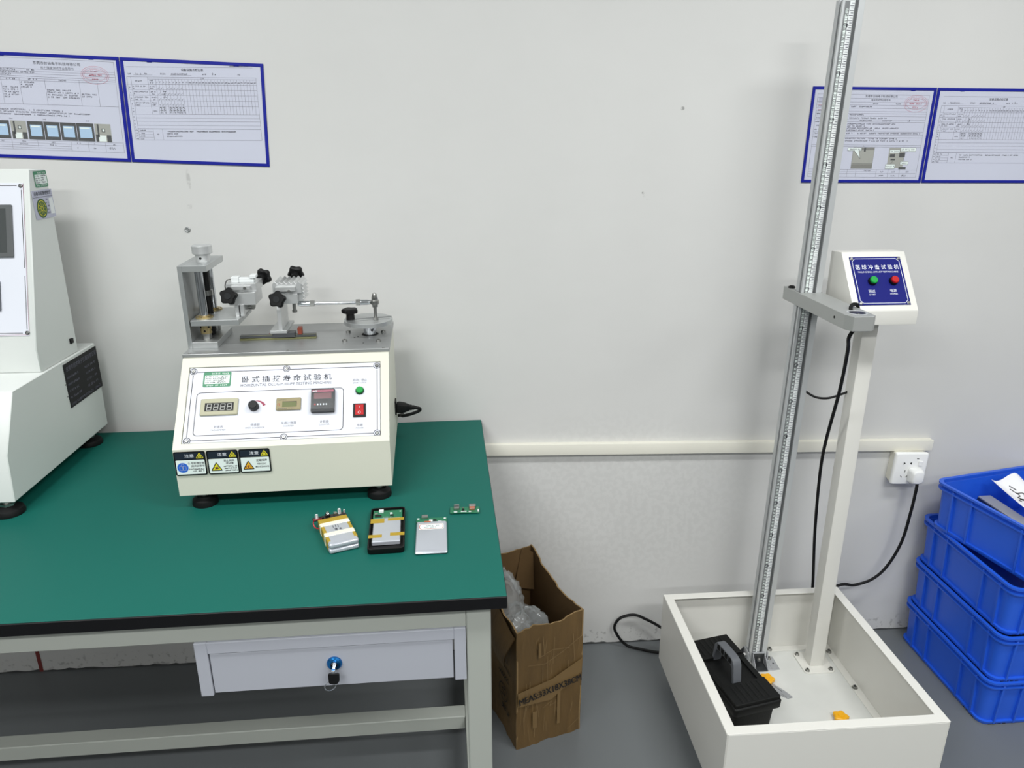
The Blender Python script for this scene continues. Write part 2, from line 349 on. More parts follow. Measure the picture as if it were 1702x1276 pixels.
for u, v in ((0.042, 0.03), (0.425, 0.026), (0.042, 0.375), (0.425, 0.375)):
    f = MB('rubber_black').lathe((u, v, 0), (0, 0, 1), [(0.027, 0), (0.0275, 0.004), (0.026, 0.013), (0.02, 0.016), (0.016, 0.02)], 28)
    f.use('bolt').cyl((u, v, 0.02), (u, v, 0.0365), 0.008, n=12); f.build('foot', PT)
# control panel plate with its printed border
CP = MB('panel_white').at(FS).box(rx0 + 0.0015, ry0 + 0.0015, -0.0048, rx1 - 0.0015, ry1 - 0.0015, -0.002).build('control_panel', PT, 0.0004)
HP = -0.0018
sx = [(0.026, 0.1845), (0.228, 0.1845), (0.429, 0.1845), (0.027, 0.02), (0.229, 0.02), (0.429, 0.02)]
m = MB('line_dark').at(FS)
bx0, by0, bx1, by1, g = 0.026, 0.02, 0.4295, 0.1825, 0.0075
m.line(bx0 + g, by1, 0.228 - g, by1, 0.0014, HP); m.line(0.228 + g, by1, bx1 - g, by1, 0.0014, HP); m.line(bx0 + g, by0, 0.229 - g, by0, 0.0014, HP); m.line(0.229 + g, by0, bx1 - g, by0, 0.0014, HP)
m.line(bx0, by0 + g, bx0, by1 - g, 0.0014, HP); m.line(bx1, by0 + g, bx1, by1 - g, 0.0014, HP)
for (x, y) in sx: m.ring(x, y, 0.0072, 0.0014, HP)
m.rpath(0.0385, 0.031, 0.355, 0.132, 0.008, 0.0014, HP)
m.build('printed_border', PT, flat=True)
for (x, y) in sx:
    s = MB('steel_dark').at(FS).lathe((x, y, -0.002), (0, 0, 1), [(0.0046, 0), (0.0046, 0.0011), (0.0036, 0.0018)], 18); s.use('bolt').lathe((x, y, -0.0004), (0, 0, 1), [(0.0034, 0), (0.0028, 0.0006)], 16)
    s.use('hole').box(x - 0.0022, y - 0.0004, 0.0003, x + 0.0022, y + 0.0004, 0.0006).box(x - 0.0004, y - 0.0022, 0.0003, x + 0.0004, y + 0.0022, 0.0006); s.build('panel_screw', PT)
m = MB('ink').at(FS).text('卧 式 插 拔 寿 命 试 验 机', 0.132, 0.1535, 0.0155, 0.196, HP, 0.008); m.use('ink_soft').text('HORIZUNTAL OLUG.PULLIPE TESTING MACHINE', 0.130, 0.1435, 0.0062, 0.198, HP)
for t1, t2, x, y in (('转速表', 'TACHOMETER', 0.090, 0.0465), ('调速器', 'SPEED GOVERNOR', 0.167, 0.0485), ('导通计数器', 'COUNTER', 0.238, 0.0495), ('计数器', 'COUNTER', 0.3145, 0.0495), ('启动 / 停止', 'START / STOP', 0.391, 0.147), ('电源', 'POWER', 0.3915, 0.0375)):
    m.build('panel_title' if t1 == '转速表' else 'caption', PT, flat=True); m = MB('ink_soft').at(FS); m.use('ink_soft').text(t1, x, y, 0.0062, None, HP, 0.0, 'c'); m.text(t2, x, y - 0.0058, 0.0034, None, HP, 0.0, 'c')
m.build('caption', PT, flat=True)
# meters and controls
m = MB('meter_beige').at(FS).box(0.0495, 0.076, -0.002, 0.1285, 0.115, 0.0035); TA = m.build('tachometer', PT, 0.0012)
m = MB('plastic_black').at(FS).box(0.059, 0.085, 0.0032, 0.12, 0.1045, 0.0038)
m.use('seg')
for i in range(4):
    x, y = 0.0635 + i * 0.0143, 0.0872
    for (a, b, c, d) in ((0, 0, 0.0088, 0), (0.0005, 0.0072, 0.0093, 0.0072), (0.001, 0.0144, 0.0098, 0.0144), (0, 0, 0.0005, 0.0072), (0.0005, 0.0072, 0.001, 0.0144), (0.0088, 0, 0.0093, 0.0072), (0.0093, 0.0072, 0.0098, 0.0144)):
        m.line(x + a, y + b, x + c, y + d, 0.0014, 0.0040)
m.build('digit_display', TA, flat=True)
m = MB('plastic_dark').at(FS).lathe((0.1625, 0.0935, -0.002), (0, 0, 1), [(0.0105, 0), (0.0105, 0.003), (0.0098, 0.015), (0.0085, 0.0165)], 30, lambda t: 1 + 0.02 * math.cos(15 * t)); m.build('speed_knob', PT)
m = MB('line_red').at(FS)
arc = [(0.1665 + 0.019 * math.cos(R(a)), 0.089 + 0.019 * math.sin(R(a)), 0.0012 + 0.0055 * (100 - a) / 80) for a in range(110, 18, -8)]
for (xa, ya, wa), (xb, yb, wb) in zip(arc, arc[1:]): m.line(xa, ya, xb, yb, wa, HP)
m.build('speed_arc', PT, flat=True)
m = MB('meter_tan').at(FS).box(0.2105, 0.082, -0.002, 0.263, 0.1105, 0.0035); CC = m.build('conduction_counter', PT, 0.001)
m = MB('lcd').at(FS).box(0.2235, 0.0885, 0.0030, 0.2545, 0.1015, 0.0037); m.use('ink').rect(0.2235, 0.1005, 0.2545, 0.1015, 0.0038).rect(0.2535, 0.0885, 0.2545, 0.1015, 0.0038)
m.use('switch_red').rpath(0.2138, 0.0915, 0.2178, 0.0965, 0.0005, 0.0008, 0.0037); m.use('ink_soft').scrib(0.2145, 0.1045, 0.232, 0.002, 0.0037).scrib(0.2145, 0.0845, 0.25, 0.002, 0.0037); m.build('lcd_window', CC, flat=True)
m = MB('plastic_dark').at(FS).box(0.286, 0.0725, -0.002, 0.3365, 0.1275, 0.010); PC = m.build('preset_counter', PT, 0.001)
m = MB('counter_bar').at(FS).rect(0.2875, 0.1185, 0.335, 0.1235, 0.0103); m.use('print_white').scrib(0.289, 0.1195, 0.299, 0.003, 0.0105, 0.0024)
m.use('counter_red').rect(0.2925, 0.102, 0.3305, 0.116, 0.0103)
for i in range(5):
    x = 0.2925 + i * 0.0062; m.use('plastic_black').rect(x, 0.0825, x + 0.0052, 0.098, 0.0103); m.use('print_white' if i else 'btn_red').disc(x + 0.0026, 0.0885, 0.0016, 0.0105, 0.0021, 10)
m.build('counter_face', PC, flat=True)
m = MB('clear_plastic').at(FS).box(0.284, 0.0765, 0.0105, 0.338, 0.1295, 0.0125).box(0.284, 0.069, -0.0015, 0.338, 0.0765, 0.0125); m.build('clear_cover', PC, 0.001)
m = MB('bezel_green').at(FS).lathe((0.391, 0.123, -0.002), (0, 0, 1), [(0.0095, 0), (0.0095, 0.003), (0.0085, 0.004)], 26); m.use('btn_green').at(FS).lathe((0.391, 0.123, 0.002), (0, 0, 1), [(0.0078, 0), (0.0078, 0.0035), (0.0068, 0.0045)], 26); m.build('start_button', PT)
m = MB('plastic_black').at(FS).box(0.377, 0.059, -0.002, 0.4045, 0.091, 0.001); m.use('switch_red').box(0.3815, 0.0635, 0.001, 0.4, 0.0755, 0.0026)
m.prism([(0.3815, 0.0755, 0.001), (0.3815, 0.087, 0.001), (0.3815, 0.087, 0.005), (0.3815, 0.0755, 0.0026)], (0.0185, 0, 0))
m.use('print_white').ring(0.3905, 0.0692, 0.0026, 0.0007, 0.0029, 0.003, 16).line(0.3905, 0.0785, 0.3905, 0.0835, 0.0007, 0.0049); m.build('power_switch', PT)
def cal_sticker(T, par, ww, hh, name='calibration_sticker'):
    m = MB('label_green').at(T).rfill(0, 0, ww, hh, 0.003, 0.0003)
    m.use('label_white').rect(ww * 0.06, hh * 0.2, ww * 0.95, hh * 0.78, 0.0005)
    m.text('校准证', ww * 0.3, hh * 0.82, hh * 0.13, ww * 0.3, 0.0005); m.scrib(ww * 0.67, hh * 0.83, ww * 0.93, hh * 0.09, 0.0005).scrib(ww * 0.08, hh * 0.06, ww * 0.93, hh * 0.09, 0.0005)
    m.use('ink_soft')
    for i in range(4): m.scrib(ww * 0.09, hh * (0.66 - 0.135 * i), ww * 0.44, hh * 0.075, 0.0007)
    m.use('ink')
    for i in range(3): m.scrib(ww * 0.48, hh * (0.66 - 0.135 * i), ww * (0.9 - 0.05 * i), hh * 0.085, 0.0007)
    x, y = ww * 0.52, hh * 0.25
    m.path([(x, y), (x + ww * .05, y + hh * .1), (x + ww * .02, y + hh * .02), (x + ww * .1, y + hh * .08), (x + ww * .12, y - hh * .02), (x + ww * .17, y + hh * .09), (x + ww * .2, y), (x + ww * .26, y + hh * .08), (x + ww * .3, y + hh * .01)], hh * 0.022, 0.0008)
    return m.build(name, par, flat=True)
cal_sticker(FS @ Matrix.Translation((0.0485, 0.1455, -0.0018)), PT, 0.0595, 0.0365)['label'] = 'green bordered white calibration sticker'
# three warning stickers on the low front face, one beside the other
FF = frame((0, V0 + 0.0005, Z(0)), (1, 0, 0), (0, 0, 1), (0, -1, 0))
for i, (x, kind) in enumerate(((0.001, 'book'), (0.0685, 'crush'), (0.135, 'gear'))):
    T = FF @ Matrix.Translation((x, 0.0495, 0.0022 if i else 0.0022)); ww, hh = 0.065, 0.0555
    m = MB('plastic_black').at(T).rfill(0, 0, ww, hh, 0.004, 0); m.use('label_white').rfill(0.0028, 0.0028, ww - 0.0028, hh * 0.645, 0.0015, 0.0002)
    m.use('label_navy').rfill(0.0028, hh * 0.68, ww - 0.0028, hh - 0.0028, 0.002, 0.0002)
    m.use('print_white').text('注意', 0.0225, hh * 0.755, 0.0078, 0.019, 0.0004)
    m.use('label_yellow').path([(0.046, hh * .715), (0.0605, hh * .715), (0.05325, hh * .925)], 0.0014, 0.0004, True); m.rect(0.0505, hh * .735, 0.0528, hh * .81, 0.0004).rect(0.0537, hh * .735, 0.056, hh * .81, 0.0004).rect(0.0525, hh * .8, 0.054, hh * .86, 0.0004)
    if kind == 'book':
        m.use('label_blue').disc(0.016, 0.0185, 0.0115, 0.0004); m.use('card_grey').rpath(0.0095, 0.0125, 0.0155, 0.022, 0.001, 0.0007, 0.0006).rpath(0.0165, 0.0125, 0.0225, 0.022, 0.001, 0.0007, 0.0006).ring(0.016, 0.024, 0.003, 0.0007, 0.0006)
        m.use('ink').text('使用前请仔细', 0.0275, 0.0258, 0.0052, 0.0335, 0.0004, 0.01).text('阅读说明书', 0.034, 0.0190, 0.0052, 0.0272, 0.0004, 0.01); m.scrib(0.0285, 0.0133, 0.061, 0.0028, 0.0004, 0.0026, gap=0.05).scrib(0.036, 0.0085, 0.061, 0.0028, 0.0004, 0.0026, gap=0.05)
    else:
        m.use('label_yellow' if kind == 'crush' else 'label_amber').add([(0.008, 0.0095, 0.0004), (0.028, 0.0095, 0.0004), (0.018, 0.0265, 0.0004)], [(0, 1, 2)]); m.use('plastic_black').path([(0.0072, 0.009), (0.0288, 0.009), (0.018, 0.0275)], 0.0017, 0.0006, True)
        if kind == 'crush':
            m.use('wall_red').disc(0.018, 0.0145, 0.0028, 0.0006); m.use('ink').line(0.0125, 0.0165, 0.0235, 0.0125, 0.0012, 0.0008).line(0.014, 0.012, 0.0225, 0.0185, 0.001, 0.0008)
            m.text('禁止倾斜', 0.034, 0.0285, 0.0052, 0.022, 0.0004, 0.01).text('或倒置', 0.038, 0.0222, 0.0052, 0.016, 0.0004, 0.01)
            for k in range(3): m.scrib(0.0325 + 0.0012 * k, 0.0165 - 0.0048 * k, 0.0615, 0.0028, 0.0004, 0.0026, gap=0.05)
        else:
            m.use('wall_red').ring(0.0148, 0.0135, 0.0024, 0.0013, 0.0006).ring(0.0205, 0.0135, 0.0026, 0.0013, 0.0006).line(0.016, 0.0155, 0.0195, 0.018, 0.0015, 0.0006)
            m.use('ink').text('定期保养', 0.035, 0.0255, 0.0056, 0.023, 0.0004, 0.01).text('PERIODIC', 0.0365, 0.018, 0.0042, 0.019, 0.0004, 0.006).text('MAINTENANCE', 0.0325, 0.0112, 0.0042, 0.0285, 0.0004, 0.006)
    m.build('warning_sticker', PT, flat=True)['label'] = {'book': 'warning sticker with blue manual sign', 'crush': 'warning sticker with yellow crush triangle', 'gear': 'warning sticker with amber maintenance triangle'}[kind]
# inlet on the right side
B('power_inlet', 'plastic_black', PT, (W2, 0.285, Z(0.058), W2 + 0.004, 0.315, Z(0.094)), bev=0.001)
# top plate and mechanism
B('top_plate', 'plate_steel', PT, (-0.002, 0.151, Z(0.267), W2 + 0.002, 0.409, Z(0.2752)), bev=0.001)
ZT = Z(0.2752)
for u, v in ((0.012, 0.16), (0.228, 0.159), (0.444, 0.158), (0.012, 0.40), (0.444, 0.40)):
    MB('bolt').lathe((u, v, ZT), (0, 0, 1), [(0.0035, -0.0002), (0.0033, 0.0008), (0.002, 0.0013)], 14).build('plate_screw', PT)
B('lift_side_plate', 'brushed', PT, (-0.001, 0.197, ZT, 0.0088, 0.337, Z(0.466)), bev=0.0006)
B('lift_base_block', 'brushed', PT, (0.0088, 0.197, ZT, 0.065, 0.337, Z(0.290)), bev=0.0006)
m = MB('brushed').prism([(0.0088, 0.197, Z(0.452)), (0.062, 0.197, Z(0.452)), (0.062, 0.345, Z(0.452)), (0.0088, 0.345, Z(0.452))], (0, 0, 0.014)); m.build('lift_top_plate', PT, 0.0006)
for v in (0.229, 0.312): MB('chrome').cyl((0.0345, v, Z(0.290)), (0.0345, v, Z(0.452)), 0.0088).build('guide_rod', PT)
m = MB('plastic_black').lathe((0.036, 0.272, Z(0.290)), (0, 0, 1), [(0.0075 + 0.0006 * (i % 2), 0.162 * i / 54) for i in range(55)], 14); m.build('lead_screw', PT)
MB('bolt').cyl((0.036, 0.272, Z(0.385)), (0.036, 0.272, Z(0.397)), 0.0125, n=24).build('screw_nut', PT)
B('carriage_plate', 'brushed', PT, (0.0115, 0.197, Z(0.328), 0.118, 0.332, Z(0.341)), bev=0.0006)
for v in (0.229, 0.312):
    MB('brass').lathe((0.0345, v, Z(0.341)), (0, 0, 1), [(0.0195, 0), (0.0195, 0.003), (0.0125, 0.0032), (0.0125, 0.0055), (0.009, 0.0056)], 30).build('flange_bearing', PT)
    for k in range(6):
        a = 2 * math.pi * k / 6 + .4; MB('steel_dark').cyl((0.0345 + 0.016 * math.cos(a), v + 0.016 * math.sin(a), Z(0.344)), (0.0345 + 0.016 * math.cos(a), v + 0.016 * math.sin(a), Z(0.3446)), 0.0016, n=8).build('bearing_screw', PT)
    m = MB('brass').cyl((0.0345, v, Z(0.304)), (0.0345, v, Z(0.328)), 0.0125, n=28); m.use('hole')
    for k in range(8):
        a = 2 * math.pi * k / 8; z = Z(0.311 + 0.009 * (k % 2)); d = Vector((math.cos(a), math.sin(a), 0)); c = Vector((0.0345, v, z)); m.cyl(c + d * 0.012, c + d * 0.0128, 0.0025, n=10)
    m.build('ball_cage', PT); MB('bolt').cyl((0.0345, v, Z(0.290)), (0.0345, v, Z(0.304)), 0.0105, n=24).build('rod_bushing', PT)
m = MB('alu_bright').lathe((0.0375, 0.268, Z(0.466)), (0, 0, 1), [(0.0165, 0), (0.0165, 0.0165), (0.021, 0.0168), (0.0222, 0.018), (0.0222, 0.0345), (0.021, 0.0358)], 36); m.use('hole').cyl((0.0365, 0.252, Z(0.4735)), (0.0363, 0.2508, Z(0.4735)), 0.0028, n=12); m.build('height_knob', PT)
# left clamp on the carriage
m = MB('alu_bright').box(0.105, 0.228, Z(0.341), 0.1135, 0.30, Z(0.368)).box(0.1165, 0.228, Z(0.341), 0.125, 0.30, Z(0.368)).box(0.105, 0.24, Z(0.341), 0.125, 0.30, Z(0.346)); m.build('clamp_post', PT, 0.0005)
m = MB('alu_bright').box(0.092, 0.235, Z(0.366), 0.152, 0.31, Z(0.395)).box(0.086, 0.248, Z(0.395), 0.154, 0.318, Z(0.414)).box(0.098, 0.2385, Z(0.401), 0.142, 0.248, Z(0.410)); m.build('left_clamp', PT, 0.0006)
MB('bolt').cyl((0.13, 0.2385, Z(0.4055)), (0.13, 0.236, Z(0.4055)), 0.0035, n=12).build('clamp_screw', PT)
m = MB('chip_white').box(0.095, 0.262, Z(0.414), 0.112, 0.285, Z(0.427)).box(0.112, 0.265, Z(0.414), 0.146, 0.283, Z(0.424)).box(0.138, 0.262, Z(0.424), 0.152, 0.285, Z(0.431)); m.build('test_plug', PT, 0.0008)['label'] = 'white plug held in the left clamp'
m = MB('plastic_black').tube([(0.095, 0.27, Z(0.42)), (0.086, 0.265, Z(0.42)), (0.081, 0.26, Z(0.408)), (0.083, 0.258, Z(0.398))], 0.0012, 6); m.build('test_lead', PT)
def knob(c, ax, stem=0.012, r=0.0205):
    c = Vector(c); a = Vector(ax).normalized(); m = MB('plastic_black').star(c, a, r, 0.013, 5, 0.11); m.lathe(c - a * stem, a, [(0.008, 0), (0.0095, stem)], 18); m.use('plastic_dark').lathe(c + a * 0.0128, a, [(0.008, 0), (0.0075, 0.0015)], 18); m.build('star_knob', PT)
knob((0.0985, 0.222, Z(0.3905)), (-0.12, -1, 0.25)); knob((0.152, 0.331, Z(0.413)), (0.35, 1, 0.15))
m = MB('bolt').cyl((0.125, 0.272, Z(0.358)), (0.139, 0.268, Z(0.358)), 0.0095, n=18).cyl((0.105, 0.27, Z(0.352)), (0.099, 0.27, Z(0.352)), 0.006, n=14); m.build('clamp_bolt', PT)
# slide rail and right clamp
m = MB('rail_olive').box(0.1, 0.256, ZT, 0.279, 0.274, Z(0.2795)); m.use('steel_dark').box(0.1005, 0.2585, Z(0.2795), 0.2785, 0.2715, Z(0.2865)); m.build('slide_rail', PT, 0.0006)
B('slide_carriage', 'steel_dark', PT, (0.178, 0.253, Z(0.281), 0.23, 0.2765, Z(0.2925)), bev=0.0006); B('end_stop', 'orange_part', PT, (0.2365, 0.2555, Z(0.2865), 0.2465, 0.2745, Z(0.303)), bev=0.0008)
B('clamp_base', 'brushed', PT, (0.174, 0.247, Z(0.2925), 0.2135, 0.352, Z(0.2995)), bev=0.0006)
prf = [(0.25, 0.2995), (0.338, 0.2995), (0.338, 0.365), (0.262, 0.365)] + [(0.262 - 0.012 * math.sin(R(a)) * 1.0, 0.345 + 0.02 * math.cos(R(a))) for a in (20, 45, 70, 90)]
m = MB('alu_bright').prism([(0.194, v, Z(z)) for v, z in prf], (0.0095, 0, 0)); m.build('clamp_upright', PT, 0.0006)
m = MB('alu_bright').box(0.19, 0.243, Z(0.365), 0.246, 0.33, Z(0.388))
zz = []
for i in range(6): zz += [(0.190 + 0.0108 * i, 0.4105), (0.1954 + 0.0108 * i, 0.4165)]
m.prism([(u, 0.25, Z(z)) for u, z in [(0.19, 0.388)] + zz + [(0.2548, 0.4105), (0.2548, 0.388)]], (0, 0.078, 0))
zz = []
for i in range(5): zz += [(0.2548, 0.41 - 0.0086 * i), (0.2602, 0.4057 - 0.0086 * i)]
m.prism([(u, 0.258, Z(z)) for u, z in [(0.246, 0.41)] + zz + [(0.2548, 0.367), (0.246, 0.367)]], (0, 0.066, 0))
m.box(0.198, 0.239, Z(0.395), 0.243, 0.25, Z(0.4055)); m.build('right_clamp', PT, 0.0004)
MB('bolt').cyl((0.229, 0.239, Z(0.396)), (0.229, 0.2365, Z(0.396)), 0.0035, n=12).build('clamp_screw', PT)
knob((0.205, 0.226, Z(0.3795)), (-0.12, -1, 0.25)); knob((0.229, 0.343, Z(0.416)), (0.1, 1, 0.4))
m = MB('bolt').cyl((0.2325, 0.268, Z(0.341)), (0.2325, 0.268, Z(0.366)), 0.0042, n=14).cyl((0.2325, 0.268, Z(0.339)), (0.2325, 0.268, Z(0.345)), 0.0066, n=6); m.build('clamp_bolt', PT)
# connecting rod, rod ends, crank disc
zr = Z(0.3585); v = 0.27
CR = MB('chrome').cyl((0.25, v, zr), (0.395, v, zr), 0.0038, n=16).build('connecting_rod', PT)
for a, b, h0, h1 in ((0.241, 0.27, 0.27, 0.2805), (0.412, 0.388, 0.378, 0.388)):
    MB('chrome').lathe((a, v, zr), (b - a, 0, 0), [(0.0052, 0), (0.0066, abs(b - a) * 0.3), (0.0066, abs(b - a))], 18).build('rod_end', CR); MB('bolt').cyl((h0, v, zr), (h1, v, zr), 0.0082, n=6).build('lock_nut', CR)
m = MB('bolt').lathe((0.4225, v, zr - 0.0065), (0, 0, 1), [(0.008, 0), (0.0105, 0.003), (0.0105, 0.010), (0.008, 0.013)], 24); m.build('rod_eye', CR)
m = MB('bolt').cyl((0.4225, v, zr + 0.0065), (0.4225, v, zr + 0.0125), 0.0078, n=6).lathe((0.4225, v, zr + 0.0125), (0, 0, 1), [(0.0062, 0), (0.006, 0.005), (0.0042, 0.009), (0.001, 0.0105)], 18).cyl((0.4225, v, Z(0.314)), (0.4225, v, zr - 0.005), 0.0042, n=14).cyl((0.4225, v, Z(0.3145)), (0.4225, v, Z(0.321)), 0.0066, n=6).cyl((0.4225, v, zr - 0.012), (0.4225, v, zr - 0.006), 0.0072, n=6); m.build('crank_pin', PT)
CD = MB('brushed').lathe((0.4035, 0.285, Z(0.3035)), (0, 0, 1), [(0.057, 0), (0.0588, 0.0006), (0.0588, 0.0102), (0.0582, 0.0108)], 64).build('crank_disc', PT)
T = frame((0.4035, 0.285, Z(0.3144)), (math.cos(R(12)), math.sin(R(12)), 0), (-math.sin(R(12)), math.cos(R(12)), 0), (0, 0, 1))
m = MB('slot').at(T).box(-0.054, 0.0005, -0.0005, 0.057, 0.0040, 0.0002).box(-0.054, -0.0165, -0.0005, 0.05, -0.0150, 0.0002); m.use('brushed').box(-0.055, 0.0042, -0.0005, 0.0585, 0.009, 0.0012); m.build('crank_slot', CD)
m = MB('chrome').cyl((0.4055, 0.285, ZT), (0.4055, 0.285, Z(0.3035)), 0.0152, n=30); m.use('hole').cyl((0.4115, 0.2712, Z(0.288)), (0.4118, 0.2703, Z(0.288)), 0.003, n=10).lathe((0.4055, 0.285, ZT), (0, 0, 1), [(0.0205, -0.0002), (0.0205, 0.0004)], 30); m.build('crank_hub', PT)
m = MB('plastic_black').lathe((0.361, 0.281, Z(0.3143)), (0, 0, 1), [(0.0105, 0), (0.0098, 0.012), (0.0105, 0.0165)], 20).star((0.361, 0.281, Z(0.3305)), (0, 0, 1), 0.0205, 0.011, 5, 0.1); m.build('crank_knob', PT)
for u, vv in ((0.351, 0.304), (0.35, 0.221), (0.43, 0.212), (0.437, 0.297)):
    MB('bolt').lathe((u, vv, ZT), (0, 0, 1), [(0.0058, 0), (0.0058, 0.005), (0.0048, 0.006), (0.0024, 0.006), (0.0024, 0.004)], 14).build('cap_screw', PT)
m = MB('hole')
for u, vv in ((0.37, 0.255), (0.378, 0.262), (0.395, 0.203)): m.lathe((u, vv, ZT), (0, 0, 1), [(0.0022, -0.0002), (0.0022, 0.0003)], 10)
m.build('drilled_hole', PT)['kind'] = 'stuff'
m = MB('wire_red').tube([(0.155, 0.296, ZT + .002), (0.17, 0.305, Z(0.281)), (0.184, 0.31, Z(0.2855)), (0.193, 0.3, Z(0.302))], 0.0013, 6); m.use('plastic_black').tube([(0.165, 0.3, ZT + .002), (0.178, 0.30, Z(0.281)), (0.186, 0.303, Z(0.285)), (0.193, 0.296, Z(0.303))], 0.0013, 6); m.build('sensor_wires', PT)
# its mains lead
PL = thing('power_lead', 'black mains lead plugged into the right side of the cream bench tester', 'power lead', (0, 0, 0))
p0 = Vector((-0.1615, -0.180, 0.9085))
m = MB('rubber_black'); T = frame(p0, (1, 0.05, -0.05), (-0.05, 1, 0), (0.05, 0, 1))
m.at(T).loops([[(x, y, z) for y, z in rr(-hw, -hh, hw, hh, 0.003, 3)] for x, hw, hh in ((0, 0.0125, 0.0115), (0.006, 0.0135, 0.0125), (0.02, 0.013, 0.0105), (0.028, 0.009, 0.008), (0.03, 0.0075, 0.0085), (0.034, 0.0065, 0.006), (0.036, 0.0065, 0.007), (0.04, 0.0055, 0.005), (0.042, 0.0055, 0.006), (0.046, 0.0045, 0.0045), (0.05, 0.004, 0.004))]); m.build('connector', PL)
m = MB('rubber_black').tube([p0 + Vector((0.047, 0.002, -0.003)), p0 + Vector((0.058, 0.004, -0.006)), p0 + Vector((0.0565, 0.005, -0.013)), p0 + Vector((0.035, 0.004, -0.021)), p0 + Vector((0.0125, 0.012, -0.0285)), p0 + Vector((0.007, 0.06, -0.042)), p0 + Vector((0.004, 0.1, -0.06)), p0 + Vector((-0.03, 0.128, -0.075)), (-0.26, -0.052, 0.812), (-0.36, -0.05, 0.805), (-0.46, -0.05, 0.805)], 0.0042); m.build('cable', PL)

# ------------------------------------------------------------------ tall tester at the left end of the bench
TT = thing('tensile_tester', 'tall white bench tester with leaning display tower, black nameplate on its side', 'test machine', (-0.95, -0.503, 0.8002))
prof = [(0, 0), (0.01, 0.103), (0.077, 0.225), (0.46, 0.225), (0.452, 0)]
MB('white_paint').prism([(0, y, Z(z)) for y, z in prof], (-0.62, 0, 0)).build('base_housing', TT, 0.002)
prof = [(0.206, 0.2252), (0.203, 0.282), (0.322, 0.669), (0.394, 0.664), (0.382, 0.2252)]
MB('white_paint').prism([(-0.004, y, Z(z)) for y, z in prof], (-0.52, 0, 0)).build('display_tower', TT, 0.002)
for x, y in ((-0.03, 0.022), (-0.03, 0.40), (-0.59, 0.022), (-0.59, 0.40)):
    f = MB('rubber_black').lathe((x, y, 0), (0, 0, 1), [(0.031, 0), (0.032, 0.005), (0.029, 0.013), (0.018, 0.019), (0.013, 0.02)], 30); f.use('bolt').cyl((x, y, 0.02), (x, y, 0.0255), 0.016, n=6).cyl((x, y, 0.0255), (x, y, 0.036), 0.009, n=14); f.build('foot', TT)
L1 = math.hypot(0.119, 0.387); t1 = Vector((0, 0.119 / L1, 0.387 / L1)); n1 = Vector((0, -t1.z, t1.y))
F1 = frame((0, 0.203, Z(0.282)), (1, 0, 0), t1, n1)
MB('panel_white').at(F1).box(-0.48, 0.03, 0.0001, -0.0165, 0.3735, 0.0018).build('front_panel', TT, 0.0005)
m = MB('line_dark').at(F1); m.line(-0.0205, 0.045, -0.0205, 0.165, 0.0013, 0.002).line(-0.0205, 0.183, -0.0205, 0.358, 0.0013, 0.002).line(-0.03, 0.3675, -0.46, 0.3675, 0.0013, 0.002).line(-0.03, 0.0365, -0.46, 0.0365, 0.0013, 0.002)
m.use('line_red').line(-0.0165, 0.033, -0.0165, 0.372, 0.0006, 0.002).line(-0.0165, 0.0325, -0.46, 0.0325, 0.0006, 0.002)
m.use('ink').text('Force', -0.0875, 0.3305, 0.0062, None, 0.002); m.build('panel_print', TT, flat=True)
for x, y in ((-0.0215, 0.367), (-0.02, 0.037), (-0.47, 0.367), (-0.47, 0.037)): MB('steel_dark').at(F1).lathe((x, y, 0.0018), (0, 0, 1), [(0.0048, 0), (0.0046, 0.0012), (0.0036, 0.0018)], 16).use('bolt').lathe((x, y, 0.0036), (0, 0, 1), [(0.003, 0), (0.0024, 0.0006)], 14).build('panel_screw', TT)
m = MB('screen_rim').at(F1).box(-0.27, 0.207, 0.0018, -0.041, 0.3245, 0.007); TS = m.build('touch_screen', TT, 0.0015)
m = MB('screen').at(F1).box(-0.255, 0.217, 0.0066, -0.0535, 0.3155, 0.0073); m.build('display', TS)
B_ = MB('plastic_grey').at(F1).box(-0.14, 0.088, 0.0018, -0.0735, 0.154, 0.008).build('printer_door', TT, 0.001)
FR = frame((0.0002, 0, ZB), (0, 1, 0), (0, 0, 1), (1, 0, 0))
m = MB('edge_black').at(FR).box(0.2885, 0.1065, -0.0004, 0.4595, 0.2165, 0.0014); NP = m.build('nameplate', TT)
m = MB('ink_faint').at(FR).text('东莞市创宇电子仪器有限公司', 0.297, 0.196, 0.0125, 0.156, 0.0017)
for i, (a, b) in enumerate((('设备名称', '电压'), ('规格型号', '功率'), ('出厂编号', '出厂日期'), ('电 话', '重 量'))):
    y = 0.178 - 0.0165 * i; m.text(a, 0.294, y, 0.0062, 0.024, 0.0017).text(b, 0.385, y, 0.0062, 0.026, 0.0017); m.scrib(0.321, y, 0.352, 0.005, 0.0017, 0.0042).scrib(0.415, y, 0.44, 0.005, 0.0017, 0.0042)
m.text('公司地址', 0.293, 0.1115, 0.0062, 0.024, 0.0017); m.scrib(0.321, 0.1115, 0.45, 0.006, 0.0017); m.build('nameplate_text', NP, flat=True)
m = MB('plastic_black').at(FR).box(0.3495, 0.2535, -0.006, 0.3615, 0.2655, 0.0); m.use('bolt'); m.build('side_socket', TT)
for y in (0.346, 0.365): MB('bolt').at(FR).lathe((y, 0.26 if y < .35 else 0.2605, -0.0042), (0, 0, 1), [(0.0014, 0), (0.001, 0.0008)], 8).build('socket_screw', TT)
for y, z in ((0.2845, 0.168), (0.2845, 0.138)): MB('steel_dark').at(FR).lathe((y, z, -0.0002), (0, 0, 1), [(0.002, 0), (0.0014, 0.001)], 8).build('side_screw', TT)
FT = frame((-0.0036, 0, ZB), (0, 1, 0), (0, 0.0, 1), (1, 0, 0))
